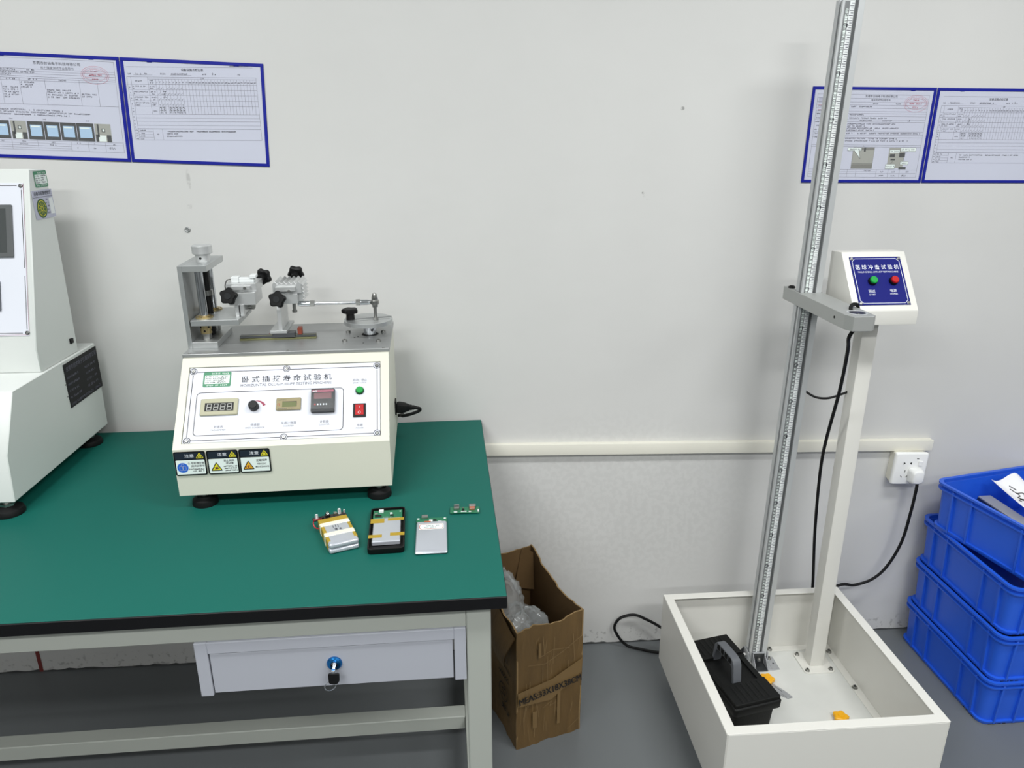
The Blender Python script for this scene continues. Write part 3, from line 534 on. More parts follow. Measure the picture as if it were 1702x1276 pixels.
cal_sticker(FT @ Matrix.Translation((0.336, 0.627, 0)), TT, 0.056, 0.036)['label'] = 'green calibration sticker near the top of the tower'
m = MB('card_grey').at(FT @ Matrix.Translation((0.3125, 0.557, 0.0003)))
m.add([(0, 0, 0), (0.086, 0.0, 0), (0.086, 0.064, 0), (0, 0.064, 0), (0, 0, 0.001), (0.086, 0, 0.001), (0.086, 0.064, 0.001), (0, 0.064, 0.001)], [(4, 5, 6, 7), (0, 1, 5, 4), (1, 2, 6, 5), (2, 3, 7, 6), (3, 0, 4, 7)])
m.use('label_navy').text('设备状态管理标识', 0.006, 0.0525, 0.009, 0.074, 0.0013, 0.01); m.line(0, 0.0485, 0.086, 0.0485, 0.0008, 0.0013)
m.use('card_green').disc(0.03, 0.0235, 0.022, 0.0013); m.use('label_yellow').ring(0.03, 0.0235, 0.017, 0.0012, 0.0015).ring(0.03, 0.0235, 0.005, 0.0016, 0.0015)
for k in range(10): a = R(36 * k); m.line(0.03 + 0.007 * math.cos(a), 0.0235 + 0.007 * math.sin(a), 0.03 + 0.014 * math.cos(a), 0.0235 + 0.014 * math.sin(a), 0.001, 0.0015)
m.use('chip_white').rect(0.066, 0.008, 0.083, 0.044, 0.0013); m.use('ink_soft')
for k in range(5): m.scrib(0.0525, 0.04 - 0.0075 * k, 0.0655, 0.0034, 0.0013)
m.build('status_card', TT, flat=True)['label'] = 'grey status card with green dial'

# ------------------------------------------------------------------ document sleeves on the wall
DW, DH = 0.335, 0.240
def sleeve(x, z, a, label, printer, tilt=0.0):
    t = thing('document_sleeve', label, 'wall document', (x, -0.0008, z), 0, 'blue framed documents on the wall'); t.rotation_euler = (0, -a, 0)
    D = frame((0, 0, 0), (1, 0, 0), (0, 0, 1), (0, -1, 0)); e = 0.0075
    m = MB('sleeve_blue').at(D).box(0, 0, 0, DW, e, 0.0022).box(0, DH - e, 0, DW, DH, 0.0022).box(0, e, 0, e, DH - e, 0.0022).box(DW - e, e, 0, DW, DH - e, 0.0022)
    m.box(0.062, DH - e - 0.0012, 0, 0.074, DH - e, 0.0022).box(0.265, DH - e - 0.0012, 0, 0.277, DH - e, 0.0022); m.build('frame', t, 0.0007)
    s = MB('paper').at(D).box(e - 0.002, e - 0.002, 0, DW - e + 0.002, DH - e + 0.002, 0.0008).build('sheet', t)
    c = math.cos(tilt); sn = math.sin(tilt); k = 0.001
    T = frame((0, -0.0010, 0), (c * k, 0, sn * k), (-sn * k, 0, c * k), (0, -k, 0))
    m = MB('ink').at(T); printer(m); m.build('print', s, flat=True)
    MB('sleeve_film').at(D).rect(e - 0.002, e - 0.002, DW - e + 0.002, DH - e + 0.002, 0.0016).build('clear_film', t, flat=True)
    return t
def stamp(m, x, y, rx, ry):
    m.use('ink_red').ring(x, y, rx, 0.6, 0, ry, 44).ring(x, y, rx * 0.78, 0.5, 0, ry * 0.66, 44)
    for i in range(26):
        a = R(205 - 9.2 * i); px, py = x + rx * 0.88 * math.cos(a), y + ry * 0.82 * math.sin(a); m.rect(px - 1.1, py - 1.1, px + 1.1, py - 0.6).rect(px - 0.3, py - 1.2, px + 0.2, py + 1.2).rect(px - 1, py + 0.5, px + 1, py + 0.95)
    m.line(x - rx * .76, y + ry * .22, x + rx * .76, y + ry * .22, 0.5).line(x - rx * .76, y - ry * .25, x + rx * .76, y - ry * .25, 0.5)
    m.scrib(x - 9, y + ry * .36, x + 9, 3.6).scrib(x - 18, y - 1.8, x + 18, 3.6, 0, 3.4, 0.8, 0.15).scrib(x - 8, y - ry * .52, x + 8, 3.4)
def signature(m, x, y, s):
    m.use('ink').path([(x, y + s * .5), (x + s * .5, y + s * .8), (x + s * .3, y), (x + s * .7, y + s * .9), (x + s, y + s * .1), (x + s * 1.3, y + s * .9), (x + s * 1.5, y), (x + s * 1.9, y + s * .8), (x + s * 2.1, y + s * .1)], s * 0.09)
def doc_procedure_pull(m):
    k = 'ink_soft'
    m.use('ink').text('东莞市甘纳电子科技有限公司', 137, 215.6, 7, 107, 0, 0.006); m.use(k).text('拉力强度测试作业指导书', 153, 206, 6, 75)
    m.use('ink_faint').path([(14, 229), (321.5, 228), (321.5, 21), (14, 21)], 0.5, 0, True)
    for y in (205.5, 200, 194.5, 188.5): m.line(14, y, 321, y - 0.4, 0.5)
    m.line(14, 184.5, 321, 184, 0.6).line(14, 179, 321, 179.5, 0.6).line(14, 125, 321, 127.5, 0.6)
    for x, yt in ((58, 184), (100, 184), (157.5, 184), (236.5, 184), (278.3, 179)): m.line(x, yt, x, 125.5, 0.5)
    m.use(k).scrib(16, 201.3, 96, 3.2).scrib(120, 201.3, 140, 3.2).scrib(16, 196, 140, 3.2).scrib(16, 190, 84, 3.2).scrib(70, 180.6, 92, 3.2).scrib(120, 180.6, 142, 3.2).scrib(190, 180.6, 210, 3.2)
    for i, (a, b) in enumerate(((100, 134), (100, 132), (100, 126))): m.scrib(102, 174 - 5.5 * i, b, 3.1)
    for i in range(5): m.scrib(60, 162 - 5.6 * i, 97 - 22 * (i == 4), 3.1)
    for i in range(4): m.scrib(160, 158.5 - 5.4 * i, (216, 233, 230, 232)[i], 3.1)
    m.scrib(239, 152, 276, 3.1).scrib(239, 146.5, 264, 3.1); m.scrib(17, 118, 44, 3.1)
    m.scrib(17, 111.5, 192, 3.1).scrib(17, 106, 254, 3.1).scrib(17, 100.5, 206, 3.1)
    for x in (62, 140, 240): m.scrib(x, 91, x + 9, 2.4)
    # six printed snapshots of the machine and its screen
    for i, (a, b) in enumerate(((20, 60), (63, 99), (101.5, 139), (140, 176.5), (178, 215), (216, 256), (258, 296))):
        if i in (0, 2, 3, 4, 5):
            m.use('grime').rect(a, 45, b, 87); m.use('screen_blue').rect(a + 6, 53, b - 5, 79, 0.15); m.use('label_white').rect(a + 8, 74, b - 9, 77, 0.25)
        else:
            m.use('photo_light').rect(a, 45, b, 87); m.use('grime').rect(a + 6, 56, a + 10, 86, 0.1).rect(a + 1, 45, a + 7, 62, 0.1).rect(b - 11, 45, b - 1, 61, 0.1).rect(a + 16, 68, a + 24, 76, 0.1); m.use('label_white').rect(a + 18, 69.5, a + 22.5, 74.5, 0.2).rect(a + 8, 46, b - 13, 60, 0.1)
    m.use('ink_faint').line(14, 42, 321, 44, 0.5).line(14, 36.5, 321, 37.5, 0.5).line(14, 31, 198, 31, 0.5).line(14, 26, 198, 26, 0.5)
    for x in (60, 120, 198, 238.5, 279): m.line(x, 43, x, 21, 0.5)
    m.use(k)
    for x, a, b in ((36, 5, 0), (84, 6, 18), (152, 8, 16), (212, 6, 8), (252, 5, 10), (294, 6, 0)):
        m.scrib(x, 38.4, x + a + 3, 2.8)
        if b: m.scrib(x - b / 2 + 3, 32.5 if x < 200 else 28, x + b / 2 + 3, 2.8)
    signature(m, 286, 27, 7); stamp(m, 275.5, 197, 32, 20)
def doc_checklist(month):
    def f(m):
        k = 'ink_soft'
        m.use('ink_faint').line(20, 219, 316, 219, 0.5); m.use('ink').scrib(262, 221, 308, 2.6)
        m.use('ink').text('设备设施点检记录', 147, 210, 6.4, 52, 0, 0.01)
        m.use(k).scrib(22, 202, 30, 3).scrib(40, 202, 66, 3).scrib(97, 202, 112, 3).scrib(122, 202, 162, 3, 0, 2.6).scrib(196, 202, 206, 3).scrib(212, 202, 216, 3).scrib(225, 202, 229, 3).scrib(276, 202, 287, 3)
        m.use('ink').text(month, 218.5, 201.5, 5.4)
        m.use('ink_faint').line(34, 200.8, 78, 200.8, 0.4).line(120, 200.8, 170, 200.8, 0.4)
        ys = (196.5, 192, 180, 168, 155.5, 143, 130.5, 112)
        for y in ys: m.line(18 if y != 192 else 66, y, 322, y, 0.5)
        for y in (103.5, 95.5, 86.5, 78.5): m.line(27, y, 322, y, 0.5)
        m.line(18, 52, 322, 52, 0.5).line(18, 78, 322, 78, 0.5).path([(18, 196.5), (18, 52)], 0.5).path([(322, 196.5), (322, 52)], 0.5)
        for x, a, b in ((27, 196.5, 52), (66, 196.5, 112), (84, 192, 112)): m.line(x, a, x, b, 0.5)
        n = 31; step = (322 - 84) / n
        for i in range(1, n): m.line(84 + i * step, 192, 84 + i * step, 112, 0.45)
        m.use(k)
        for i in range(n): m.scrib(84 + i * step + 1.2, 183.5, 84 + i * step + (4.2 if i < 9 else 6.8), 3, 0, 2.6, 0.5, 0)
        m.scrib(36, 186, 52, 3).scrib(70, 187.5, 80, 2.8).scrib(70, 182, 80, 2.8); m.scrib(190, 193, 198, 2.6)
        for i, y in enumerate((174.5, 162, 149.5, 137)):
            m.scrib(20.5, y - 3, 25, 2.6, gap=0).scrib(29, y, (62, 62, 63, 63)[i], 2.7).scrib(29, y - 5, (33, 33, 48, 46)[i], 2.7).scrib(69, y, 81, 2.7).scrib(69, y - 5, 80, 2.7)
        m.scrib(20.5, 124, 25, 2.8, gap=0).scrib(20.5, 117, 25, 2.8, gap=0).scrib(70, 118, 80, 2.8)
        for y in (104, 96, 88.5, 81): m.scrib(20, y, 24.5, 2.6, gap=0)
        m.use('ink')
        for i, y in enumerate((169.5, 157, 144.5, 132.5)):
            for d in range(8):
                if d == 2 and i in (0, 1): continue
                x = 86 + d * step; m.path([(x, y + 2), (x + 1.5, y), (x + 4, y + 4)], 0.5)
        m.path([(98, 164), (105, 164), (101.5, 161), (101.5, 152), (97, 151), (106, 151)], 1.0).path([(98, 158), (105, 159)], 0.8)
        for d in (0, 1, 3, 4, 5, 6, 7):
            x = 85.2 + d * step; m.path([(x, 126), (x + 2.5, 129), (x + 5, 127), (x + 2, 123), (x + 5.5, 121), (x + 3, 119.5), (x + .5, 121)], 1.1); m.scrib(x + 1, 114.5, x + 6, 2.6)
        m.use('ink_faint').line(27, 71.5, 62, 71.5, 0.4).line(27, 65, 62, 65, 0.4).line(27, 58.5, 62, 58.5, 0.4)
        for x in (62, 84): m.line(x, 78, x, 52, 0.5)
        m.use(k)
        for i in range(4): m.scrib(20, 73.5 - 6.6 * i, 25, 2.4, gap=0).scrib(30, 73.3 - 6.6 * i, (44, 42, 43, 40)[i], 2.6)
        m.scrib(70, 64, 77, 2.8); m.use('ink').scrib(93, 71, 160, 2.8).scrib(166, 71, 262, 2.8, 0, 2.7).scrib(93, 65.5, 124, 2.8).scrib(93, 59.5, 130, 2.8)
    return f
def doc_procedure_drop(m):
    k = 'ink_soft'
    m.use('ink_faint').path([(16, 222), (318, 221), (318, 14), (16, 15)], 0.5, 0, True)
    m.use('ink').text('东莞市甘纳电子科技有限公司', 144, 214.5, 6, 87, 0, 0.006).text('落球测试作业指导书', 161, 205.8, 5.2, 52)
    m.use('ink_faint')
    for y in (212.5, 203.5, 196, 188.5, 180.5, 175.5, 169, 160, 154.5, 130.5, 121.5, 116, 97, 92.5): m.line(16, y, 318, y - 0.8, 0.5)
    m.use(k).scrib(168, 198, 186, 3.2).scrib(230, 198, 246, 3.2).scrib(110, 190.5, 168, 3.2).scrib(108, 170.8, 150, 3.2).scrib(108, 162.5, 216, 3.2).scrib(135, 155.8, 172, 3).scrib(200, 155.8, 228, 3).scrib(270, 155.8, 276, 3)
    m.scrib(106, 148, 240, 3.1).scrib(106, 142.7, 154, 3.1).scrib(106, 137.5, 250, 3.1).scrib(106, 132, 184, 3.1).scrib(106, 124.5, 311, 3.1).scrib(106, 111.5, 250, 3.1).scrib(106, 105.5, 281, 3.1)
    m.use('ink_red').rect(20, 195, 34, 196).rect(20, 183, 34, 184); m.use(k)
    for i in range(9): m.scrib(19, 191 - 9.5 * i, 40, 3)
    m.use('card_grey').rect(20, 200, 30, 214); m.use('sleeve_film'); m.use(k).scrib(159, 93.4, 163, 2.4).scrib(270, 93.4, 274, 2.4)
    m.use('photo_grey').rect(132, 36, 191, 91); m.use('photo_light').rect(133, 48, 190, 84, 0.1); m.use('grime').rect(162, 80, 167, 91, 0.2).rect(134, 49, 190, 49.8, 0.2)
    m.use('label_white').add([(117, 90, .3), (155, 90, .3), (155, 82, .3), (148, 82, .3), (154, 62, .3), (136, 82, .3), (117, 82, .3)], [(0, 1, 2, 3, 4, 5, 6)]); m.use('ink').path([(117, 90), (155, 90), (155, 82), (148, 82), (154, 62), (136, 82), (117, 82)], 0.6, .4, True); m.use(k).scrib(120, 84, 152, 3.2, .4)
    m.use('photo_light').rect(232, 38, 276, 90); m.use('grime').rect(236, 66, 250, 74, 0.1).rect(262, 66, 278, 77, 0.1).rect(266, 35, 286, 41, 0.1).rect(240, 58, 252, 62, 0.1)
    for (a, b, c, d, tx, ty) in ((234, 77, 262, 85, 250, 72), (264, 81, 306, 90, 262, 74), (228, 36, 254, 48, 248, 58), (268, 47, 290, 55, 275, 64)):
        m.use('label_white').rect(a, b, c, d, .3); m.use('ink').path([(a, b), (c, b), (c, d), (a, d)], 0.5, .4, True); m.line((a + c) / 2, d if ty > d else b, tx, ty, 0.6, .4); m.use(k).scrib(a + 2, (b + d) / 2 - 1.5, c - 1, 3, .4)
    m.use('ink_faint').line(16, 35, 316, 33, 0.5).line(16, 29, 205, 28, 0.5).line(16, 23, 316, 24, 0.5)
    for x in (100, 124, 148, 205, 238, 270): m.line(x, 34.5, x, 14.5, 0.5)
    m.use(k).scrib(170, 30.2, 188, 2.8).scrib(216, 27, 226, 2.8).scrib(248, 27, 258, 2.8).scrib(288, 27, 298, 2.8).scrib(214, 17, 228, 2.8).scrib(247, 17, 260, 2.8)
    signature(m, 277, 15.5, 6); stamp(m, 284.5, 200, 32.5, 20.5)
aL, aR = -0.0379, -0.0063; lx, lz = -0.7982, 1.5122
sleeve(lx, lz, aL, 'blue framed inspection grid sheet beside the left procedure with photos', doc_checklist('9'), 0.033)
sleeve(lx - 0.337 * math.cos(aL), lz - 0.337 * math.sin(aL), aL, 'blue framed procedure sheet with a row of small screen photos', doc_procedure_pull)
sleeve(0.9277, 1.4543, aR, 'blue framed procedure sheet behind the aluminium column', doc_procedure_drop)
sleeve(0.9277 + 0.3375 * math.cos(aR), 1.4543 + 0.3375 * math.sin(aR), aR, 'blue framed inspection grid sheet right of the aluminium column', doc_checklist('9'))

# ------------------------------------------------------------------ wall fittings
m = MB('plate_steel').lathe((-0.687, 0, 1.345), (0, -1, 0), [(0.0072, -0.001), (0.0072, 0.002), (0.005, 0.004), (0.003, 0.0025)], 18); tag(m.build('wall_plug'), 'small grey plug set in the wall above the cream bench tester', 'wall plug')
tr = thing('cable_trunking', 'long ivory plastic cable trunking fixed along the wall', 'cable trunking', (0.08, 0, 0.695)); tr.rotation_euler = (0, R(1.18), 0)
B('trunking_base', 'ivory', tr, (-1.2, -0.013, -0.004, 1.355, 0, 0.0285), bev=0.0008)
B('trunking_cover', 'ivory', tr, (-1.2, -0.02, -0.005, 1.3555, -0.011, 0.0295), bev=0.002, seg=2)
ws = thing('wall_socket', 'white five hole wall socket with switch under the trunking end', 'wall socket', (1.362, 0, 0.613)); ws.rotation_euler = (0, R(2.0), 0)
m = MB('ivory').loops([[(x, y, z) for x, z in rr(-h, -h, h, h, 0.005, 3)] for y, h in ((0, 0.047), (-0.03, 0.0505))]); m.build('back_box', ws, 0.001)
m = MB('socket_white').loops([[(x, y, z) for x, z in rr(-h, -h, h, h, 0.006, 4)] for y, h in ((-0.03, 0.052), (-0.037, 0.052), (-0.041, 0.049))]); m.build('face_plate', ws, 0.0005)
m = MB('hole')
FW = frame((0, -0.0413, 0), (1, 0, 0), (0, 0, 1), (0, -1, 0)); m.at(FW)
for sx_ in (-1, 1): m.add([(-0.012 + sx_ * 0.006, 0.019, 0), (-0.012 + sx_ * 0.013, 0.0145, 0), (-0.012 + sx_ * 0.013, 0.0235, 0)], [(0, 1, 2)])
m.line(-0.016, -0.011, -0.016, -0.0035, 0.0022).line(-0.027, -0.022, -0.022, -0.0275, 0.0022).line(-0.01, -0.0275, -0.005, -0.022, 0.0022).line(0.014, 0.034, 0.021, 0.034, 0.0022); m.build('socket_holes', ws, flat=True)
B('switch', 'socket_white', ws, (0.021, -0.045, 0.012, 0.034, -0.041, 0.027), bev=0.0008)
PC2 = thing('mains_cord', 'black cord with white plug running from wall socket behind the white tray', 'mains cord', (0, 0, 0))
T = frame((1.3765, -0.0415, 0.594), (1, 0, 0), (0, 0, 1), (0, -1, 0))
m = MB('socket_white').at(T).loops([[(x, y, z) for x, y in rr(-a, -b, a, b, 0.011, 5)] for z, a, b in ((0, 0.021, 0.024), (0.012, 0.021, 0.024), (0.022, 0.0185, 0.0215), (0.026, 0.015, 0.018))]); m.build('plug', PC2, 0.0005)
m = MB('rubber_black').tube([(1.381, -0.058, 0.574), (1.380, -0.06, 0.545), (1.377, -0.06, 0.478), (1.366, -0.06, 0.373), (1.334, -0.06, 0.288), (1.292, -0.06, 0.241), (1.236, -0.06, 0.222), (1.18, -0.06, 0.222), (1.05, -0.075, 0.16), (0.85, -0.08, 0.06), (0.72, -0.078, 0.01), (0.62, -0.066, 0.006), (0.555, -0.042, 0.006), (0.52, -0.03, 0.012), (0.492, -0.028, 0.045), (0.478, -0.026, 0.082), (0.497, -0.024, 0.113), (0.541, -0.024, 0.122), (0.581, -0.028, 0.105), (0.63, -0.034, 0.075), (0.70, -0.07, 0.03), (0.78, -0.10, 0.09)], 0.0045); m.build('cable', PC2)

# ------------------------------------------------------------------ falling ball tester
FB = thing('falling_ball_tester', 'white floor tray carrying a tall ruled aluminium column and a post with blue control box', 'test machine', (0, 0, 0))
tx0, tx1, ty0, ty1, tzb, tzt = 0.591, 1.1255, -0.692, -0.149, 0.055, 0.28
wth = 0.003; rim = 0.025
m = MB('tray_paint')
m.box(tx0, ty0, tzb, tx0 + wth, ty1, tzt).box(tx1 - wth, ty0, tzb, tx1, ty1, tzt).box(tx0 + wth, ty0, tzb, tx1 - wth, ty0 + wth, tzt).box(tx0 + wth, ty1 - wth, tzb, tx1 - wth, ty1, tzt); m.build('tray_walls', FB, 0.0015)
m = MB('tray_paint')
O = [(tx0, ty0), (tx1, ty0), (tx1, ty1), (tx0, ty1)]; I = [(tx0 + rim, ty0 + rim), (tx1 - rim, ty0 + rim), (tx1 - rim, ty1 - rim), (tx0 + rim, ty1 - rim)]
m.add([(x, y, tzt) for x, y in O + I] + [(x, y, tzt + 0.002) for x, y in O + I], [(8, 9, 13, 12), (9, 10, 14, 13), (10, 11, 15, 14), (11, 8, 12, 15), (0, 1, 5, 4), (1, 2, 6, 5), (2, 3, 7, 6), (3, 0, 4, 7), (0, 1, 9, 8), (1, 2, 10, 9), (2, 3, 11, 10), (3, 0, 8, 11), (4, 5, 13, 12), (5, 6, 14, 13), (6, 7, 15, 14), (7, 4, 12, 15)])
m.build('tray_rim', FB, 0.0007)
B('tray_floor', 'tray_floor', FB, (tx0 + wth, ty0 + wth, 0.068, tx1 - wth, ty1 - wth, 0.0755), bev=0)
fl = 0.022
for bx in ((tx0 + wth, ty1 - wth - fl, tx1 - wth, ty1 - wth), (tx0 + wth, ty0 + wth, tx1 - wth, ty0 + wth + fl), (tx0 + wth, ty0 + wth + fl, tx0 + wth + fl, ty1 - wth - fl), (tx1 - wth - fl, ty0 + wth + fl, tx1 - wth, ty1 - wth - fl)):
    B('floor_flange', 'tray_paint', FB, (bx[0], bx[1], 0.0755, bx[2], bx[3], 0.0782), bev=0.0006)
def bolt(par, x, y, z, r=0.0062, name='bolt'):
    m = MB('bolt').lathe((x, y, z), (0, 0, 1), [(r * 1.35, 0), (r * 1.35, 0.0012)], 18); m.cyl((x, y, z + 0.0012), (x, y, z + 0.006), r, n=6); m.use('steel_dark').cyl((x, y, z + 0.006), (x, y, z + 0.0085), r * 0.5, n=10); return m.build(name, par)
for x, y in ((0.931, -0.166), (1.108, -0.190), (1.108, -0.345), (1.108, -0.52), (0.70, -0.164)): bolt(FB, x, y, 0.0782)
for x, y in ((0.64, -0.205), (1.075, -0.205), (0.64, -0.64), (1.075, -0.64)): MB('rubber_black').lathe((x, y, 0), (0, 0, 1), [(0.024, 0), (0.025, 0.006), (0.022, 0.03), (0.012, 0.034), (0.012, 0.0685)], 22).build('rubber_foot', FB)
# post and its base plate
B('post', 'tray_paint', FB, (1.0195, -0.251, 0.0755, 1.0605, -0.211, 1.143), bev=0.003, seg=2)
m = MB('tray_paint').prism([(x, y, 0.0755) for x, y in rr(0.994, -0.279, 1.086, -0.187, 0.012, 4)], (0, 0, 0.0045)); PP = m.build('post_base_plate', FB, 0.0006)
for x, y in ((1.004, -0.197), (1.004, -0.268), (1.075, -0.268), (1.075, -0.197)): bolt(PP, x, y, 0.08, 0.005)
# control box
CBX0, CBX1 = 0.9435, 1.105
prof = [(-0.185, 1.143), (-0.33, 1.143), (-0.33, 1.178), (-0.2335, 1.304), (-0.185, 1.301)]
CB = MB('tray_paint').prism([(CBX0, y, z) for y, z in prof], (CBX1 - CBX0, 0, 0)).build('control_box', FB, 0.002, 2)
Lc = math.hypot(0.0965, 0.126); tc_ = Vector((0, 0.0965 / Lc, 0.126 / Lc)); FC = frame((CBX1, -0.33, 1.178), (1, 0, 0), tc_, Vector((0, -tc_.z, tc_.y)))
m = MB('panel_blue').at(FC).box(-0.1455, 0.0145, 0.0, -0.0165, 0.1435, 0.0015)
m.use('print_white').path([(-0.133, 0.0195), (-0.029, 0.0195), (-0.0215, 0.027), (-0.0215, 0.131), (-0.029, 0.1385), (-0.133, 0.1385), (-0.1405, 0.131), (-0.1405, 0.027)], 0.0011, 0.0018, True)
m.text('落 球 冲 击 试 验 机', -0.1355, 0.1095, 0.0125, 0.11, 0.0018, 0.002).text('FALLING BALL LMPACT TEST MACHINE', -0.131, 0.1005, 0.0042, 0.1015, 0.0018).text('测试', -0.107, 0.0475, 0.0078, None, 0.0018, 0, 'c').text('START', -0.107, 0.0405, 0.0038, None, 0.0018, 0, 'c').text('电源', -0.0525, 0.0485, 0.0078, None, 0.0018, 0, 'c').text('POWER', -0.0525, 0.0415, 0.0038, None, 0.0018, 0, 'c')
m.build('blue_panel', CB, flat=False, smooth=False)
for x, y in ((-0.1405, 0.1385), (-0.0215, 0.1385), (-0.1405, 0.0195), (-0.0215, 0.0195)): MB('bolt').at(FC).lathe((x, y, 0.0015), (0, 0, 1), [(0.0042, 0), (0.004, 0.001), (0.0026, 0.002)], 16).build('panel_screw', CB)
for x, c, nm in ((-0.101, 'btn_green', 'start_button'), (-0.048, 'btn_red', 'power_button')):
    m = MB('plastic_black').at(FC).lathe((x, 0.077, 0.0015), (0, 0, 1), [(0.0105, 0), (0.0105, 0.006), (0.0095, 0.0075)], 28); m.use(c).lathe((x, 0.077, 0.009), (0, 0, 1), [(0.0092, 0), (0.0092, 0.0035), (0.008, 0.005)], 28); m.build(nm, CB)
# column: aluminium extrusion, slightly out of plumb
lean = 0.0158
AC = Matrix.Translation((0.872, -0.2, 0.0755)) @ Matrix.Rotation(lean, 4, 'Y')
cw, cd, ch = 0.026, 0.016, 1.788
# outline of the extrusion in x, y with a slot in the front, left, right and back faces
ol = [(-cw, -cd), (0.003, -cd), (0.003, -cd + 0.005), (0.0115, -cd + 0.005), (0.0115, -cd), (cw, -cd), (cw, -0.004), (cw - 0.005, -0.004), (cw - 0.005, 0.004), (cw, 0.004), (cw, cd), (-cw, cd), (-cw, 0.0), (-cw + 0.005, 0.0), (-cw + 0.005, -0.009), (-cw, -0.009)]
m = MB('aluminium').at(AC).prism([(x, y, 0) for x, y in ol], (0, 0, ch)); CLM = m.build('column', FB, 0.0004)
m = MB('slot').at(AC).rect(0, 0, 0, 0); m = MB('slot').at(AC)
m.box(0.0035, -cd + 0.0042, 0.0, 0.011, -cd + 0.0049, ch - 0.001).box(-cw + 0.0042, -0.0085, 0, -cw + 0.0049, -0.0005, ch - 0.001); m.build('column_slot', CLM)
FRl = AC @ frame((-0.0205, -cd, 0.03), (1, 0, 0), (0, 0, 1), (0, -1, 0)); RL = ch - 0.034
m = MB('chip_white').at(FRl).box(0, 0, 0.0001, 0.0215, RL, 0.0007); m.use('steel_grey').rect(0, 0, 0.0112, RL, 0.0009); m.use('ink_soft')
for i in range(int(RL / 0.005)):
    y = 0.004 + i * 0.005; m.rect(0.0215 - (0.0095 if i % 2 == 0 else 0.006), y, 0.0215, y + 0.0014, 0.0009)
digs = {d: glyphs(d, 0.02, 1) for d in '0123456789'}
for i in range(1, int((RL - 0.01) / 0.01)):
    tx = str(i); y = 0.004 + i * 0.01; m.use('label_white' if i % 10 else 'ink')
    if i % 10 == 0: m.use('ink').rect(0.0025, y - 0.004, 0.0125, y + 0.004, 0.001); m.use('label_white')
    for k, d in enumerate(tx):
        vs_, fs, asp = digs[d]; o_ = y - 0.0044 + k * 0.003 + (0.0016 if len(tx) == 2 else 0.003 if len(tx) == 1 else 0); m.add([(0.0095 - b * 0.0062, o_ + a * 0.0027, 0.0011) for a, b in vs_], fs)
m.build('scale_ruler', CLM, flat=True)['label'] = 'graduated steel tape'
# foot brackets of the column
m = MB('steel_dark').box(0.855, -0.2235, 0.0755, 0.889, -0.2175, 0.112).box(0.855, -0.2575, 0.0755, 0.889, -0.2235, 0.0785); m.use('bar_grey').prism([(0.853, -0.2235, 0.0755), (0.853, -0.2235, 0.112), (0.853, -0.2575, 0.0785), (0.853, -0.2575, 0.0755)], (0.002, 0, 0)).prism([(0.889, -0.2235, 0.0755), (0.889, -0.2235, 0.112), (0.889, -0.2575, 0.0785), (0.889, -0.2575, 0.0755)], (0.002, 0, 0)).box(0.853, -0.2235, 0.112, 0.891, -0.217, 0.114); BR = m.build('angle_bracket', FB, 0.0004)
m = MB('bolt').cyl((0.872, -0.2235, 0.094), (0.872, -0.2285, 0.094), 0.0062, n=6).cyl((0.872, -0.2285, 0.094), (0.872, -0.232, 0.094), 0.0035, n=10); m.build('bolt', BR)
m = MB('bar_grey').box(0.9, -0.218, 0.0755, 0.904, -0.182, 0.112); m.prism([(x, y, 0.0755) for x, y in ((0.904, -0.255), (0.927, -0.253), (0.927, -0.2), (0.904, -0.185))], (0, 0, 0.003)).prism([(0.889, -0.255, 0.0755), (0.904, -0.255, 0.0755), (0.904, -0.218, 0.0755), (0.8985, -0.218, 0.0755), (0.889, -0.232, 0.0755)], (0, 0, 0.003)); BR2 = m.build('angle_bracket', FB, 0.0004)
m = MB('hole').cyl((0.917, -0.228, 0.0785), (0.917, -0.228, 0.0788), 0.0026, n=10); m.build('bolt_hole', BR2); bolt(BR2, 0.912, -0.208, 0.0785, 0.0045)
m = MB('bar_grey').box(0.8412, -0.218, 0.0755, 0.8452, -0.184, 0.112).box(0.812, -0.218, 0.0755, 0.8412, -0.184, 0.0785); m.use('steel_dark').prism([(0.8412, -0.186, 0.0785), (0.8412, -0.186, 0.112), (0.814, -0.186, 0.0785)], (0, 0.002, 0)); BR3 = m.build('angle_bracket', FB, 0.0004); MB('bolt').cyl((0.8412, -0.2, 0.094), (0.833, -0.2, 0.094), 0.0062, n=6).build('bolt', BR3)
# sliding arm with electromagnet
za0, za1 = 1.167, 1.2
pl = [(0.857, -0.128), (0.857, -0.449), (0.867, -0.472), (0.912, -0.472), (0.921, -0.462), (0.921, -0.128), (0.9175, -0.128), (0.9175, -0.2175), (0.8625, -0.2175), (0.8625, -0.182), (0.872, -0.178), (0.872, -0.128)]
AR = MB('arm_alu').prism([(x, y, za0) for x, y in pl], (0, 0, za1 - za0)).build('sliding_arm', FB, 0.0006, smooth=False)
m = MB('aluminium').lathe((0.893, -0.434, za1), (0, 0, 1), [(0.0225, -0.001), (0.0225, 0.0008), (0.019, 0.001), (0.0185, 0.0004)], 36); m.use('steel_dark').lathe((0.893, -0.434, za1), (0, 0, 1), [(0.018, -0.001), (0.018, 0.0006)], 30); m.use('bolt').cyl((0.889, -0.447, za1), (0.889, -0.447, za1 + 0.0025), 0.0025, n=10); m.build('electromagnet', AR); MB('aluminium').cyl((0.893, -0.434, za0 - 0.003), (0.893, -0.434, za0 + 0.001), 0.019, n=30).build('magnet_pole', AR)
MB('hole').cyl((0.857, -0.405, 1.184), (0.8565, -0.405, 1.184), 0.0032, n=12).build('set_screw_hole', AR)
MB('plastic_black').lathe((0.8685, -0.15, 1.2), (0, 0, 1), [(0.009, 0), (0.009, 0.003), (0.005, 0.006)], 18).build('clamp_screw', AR)
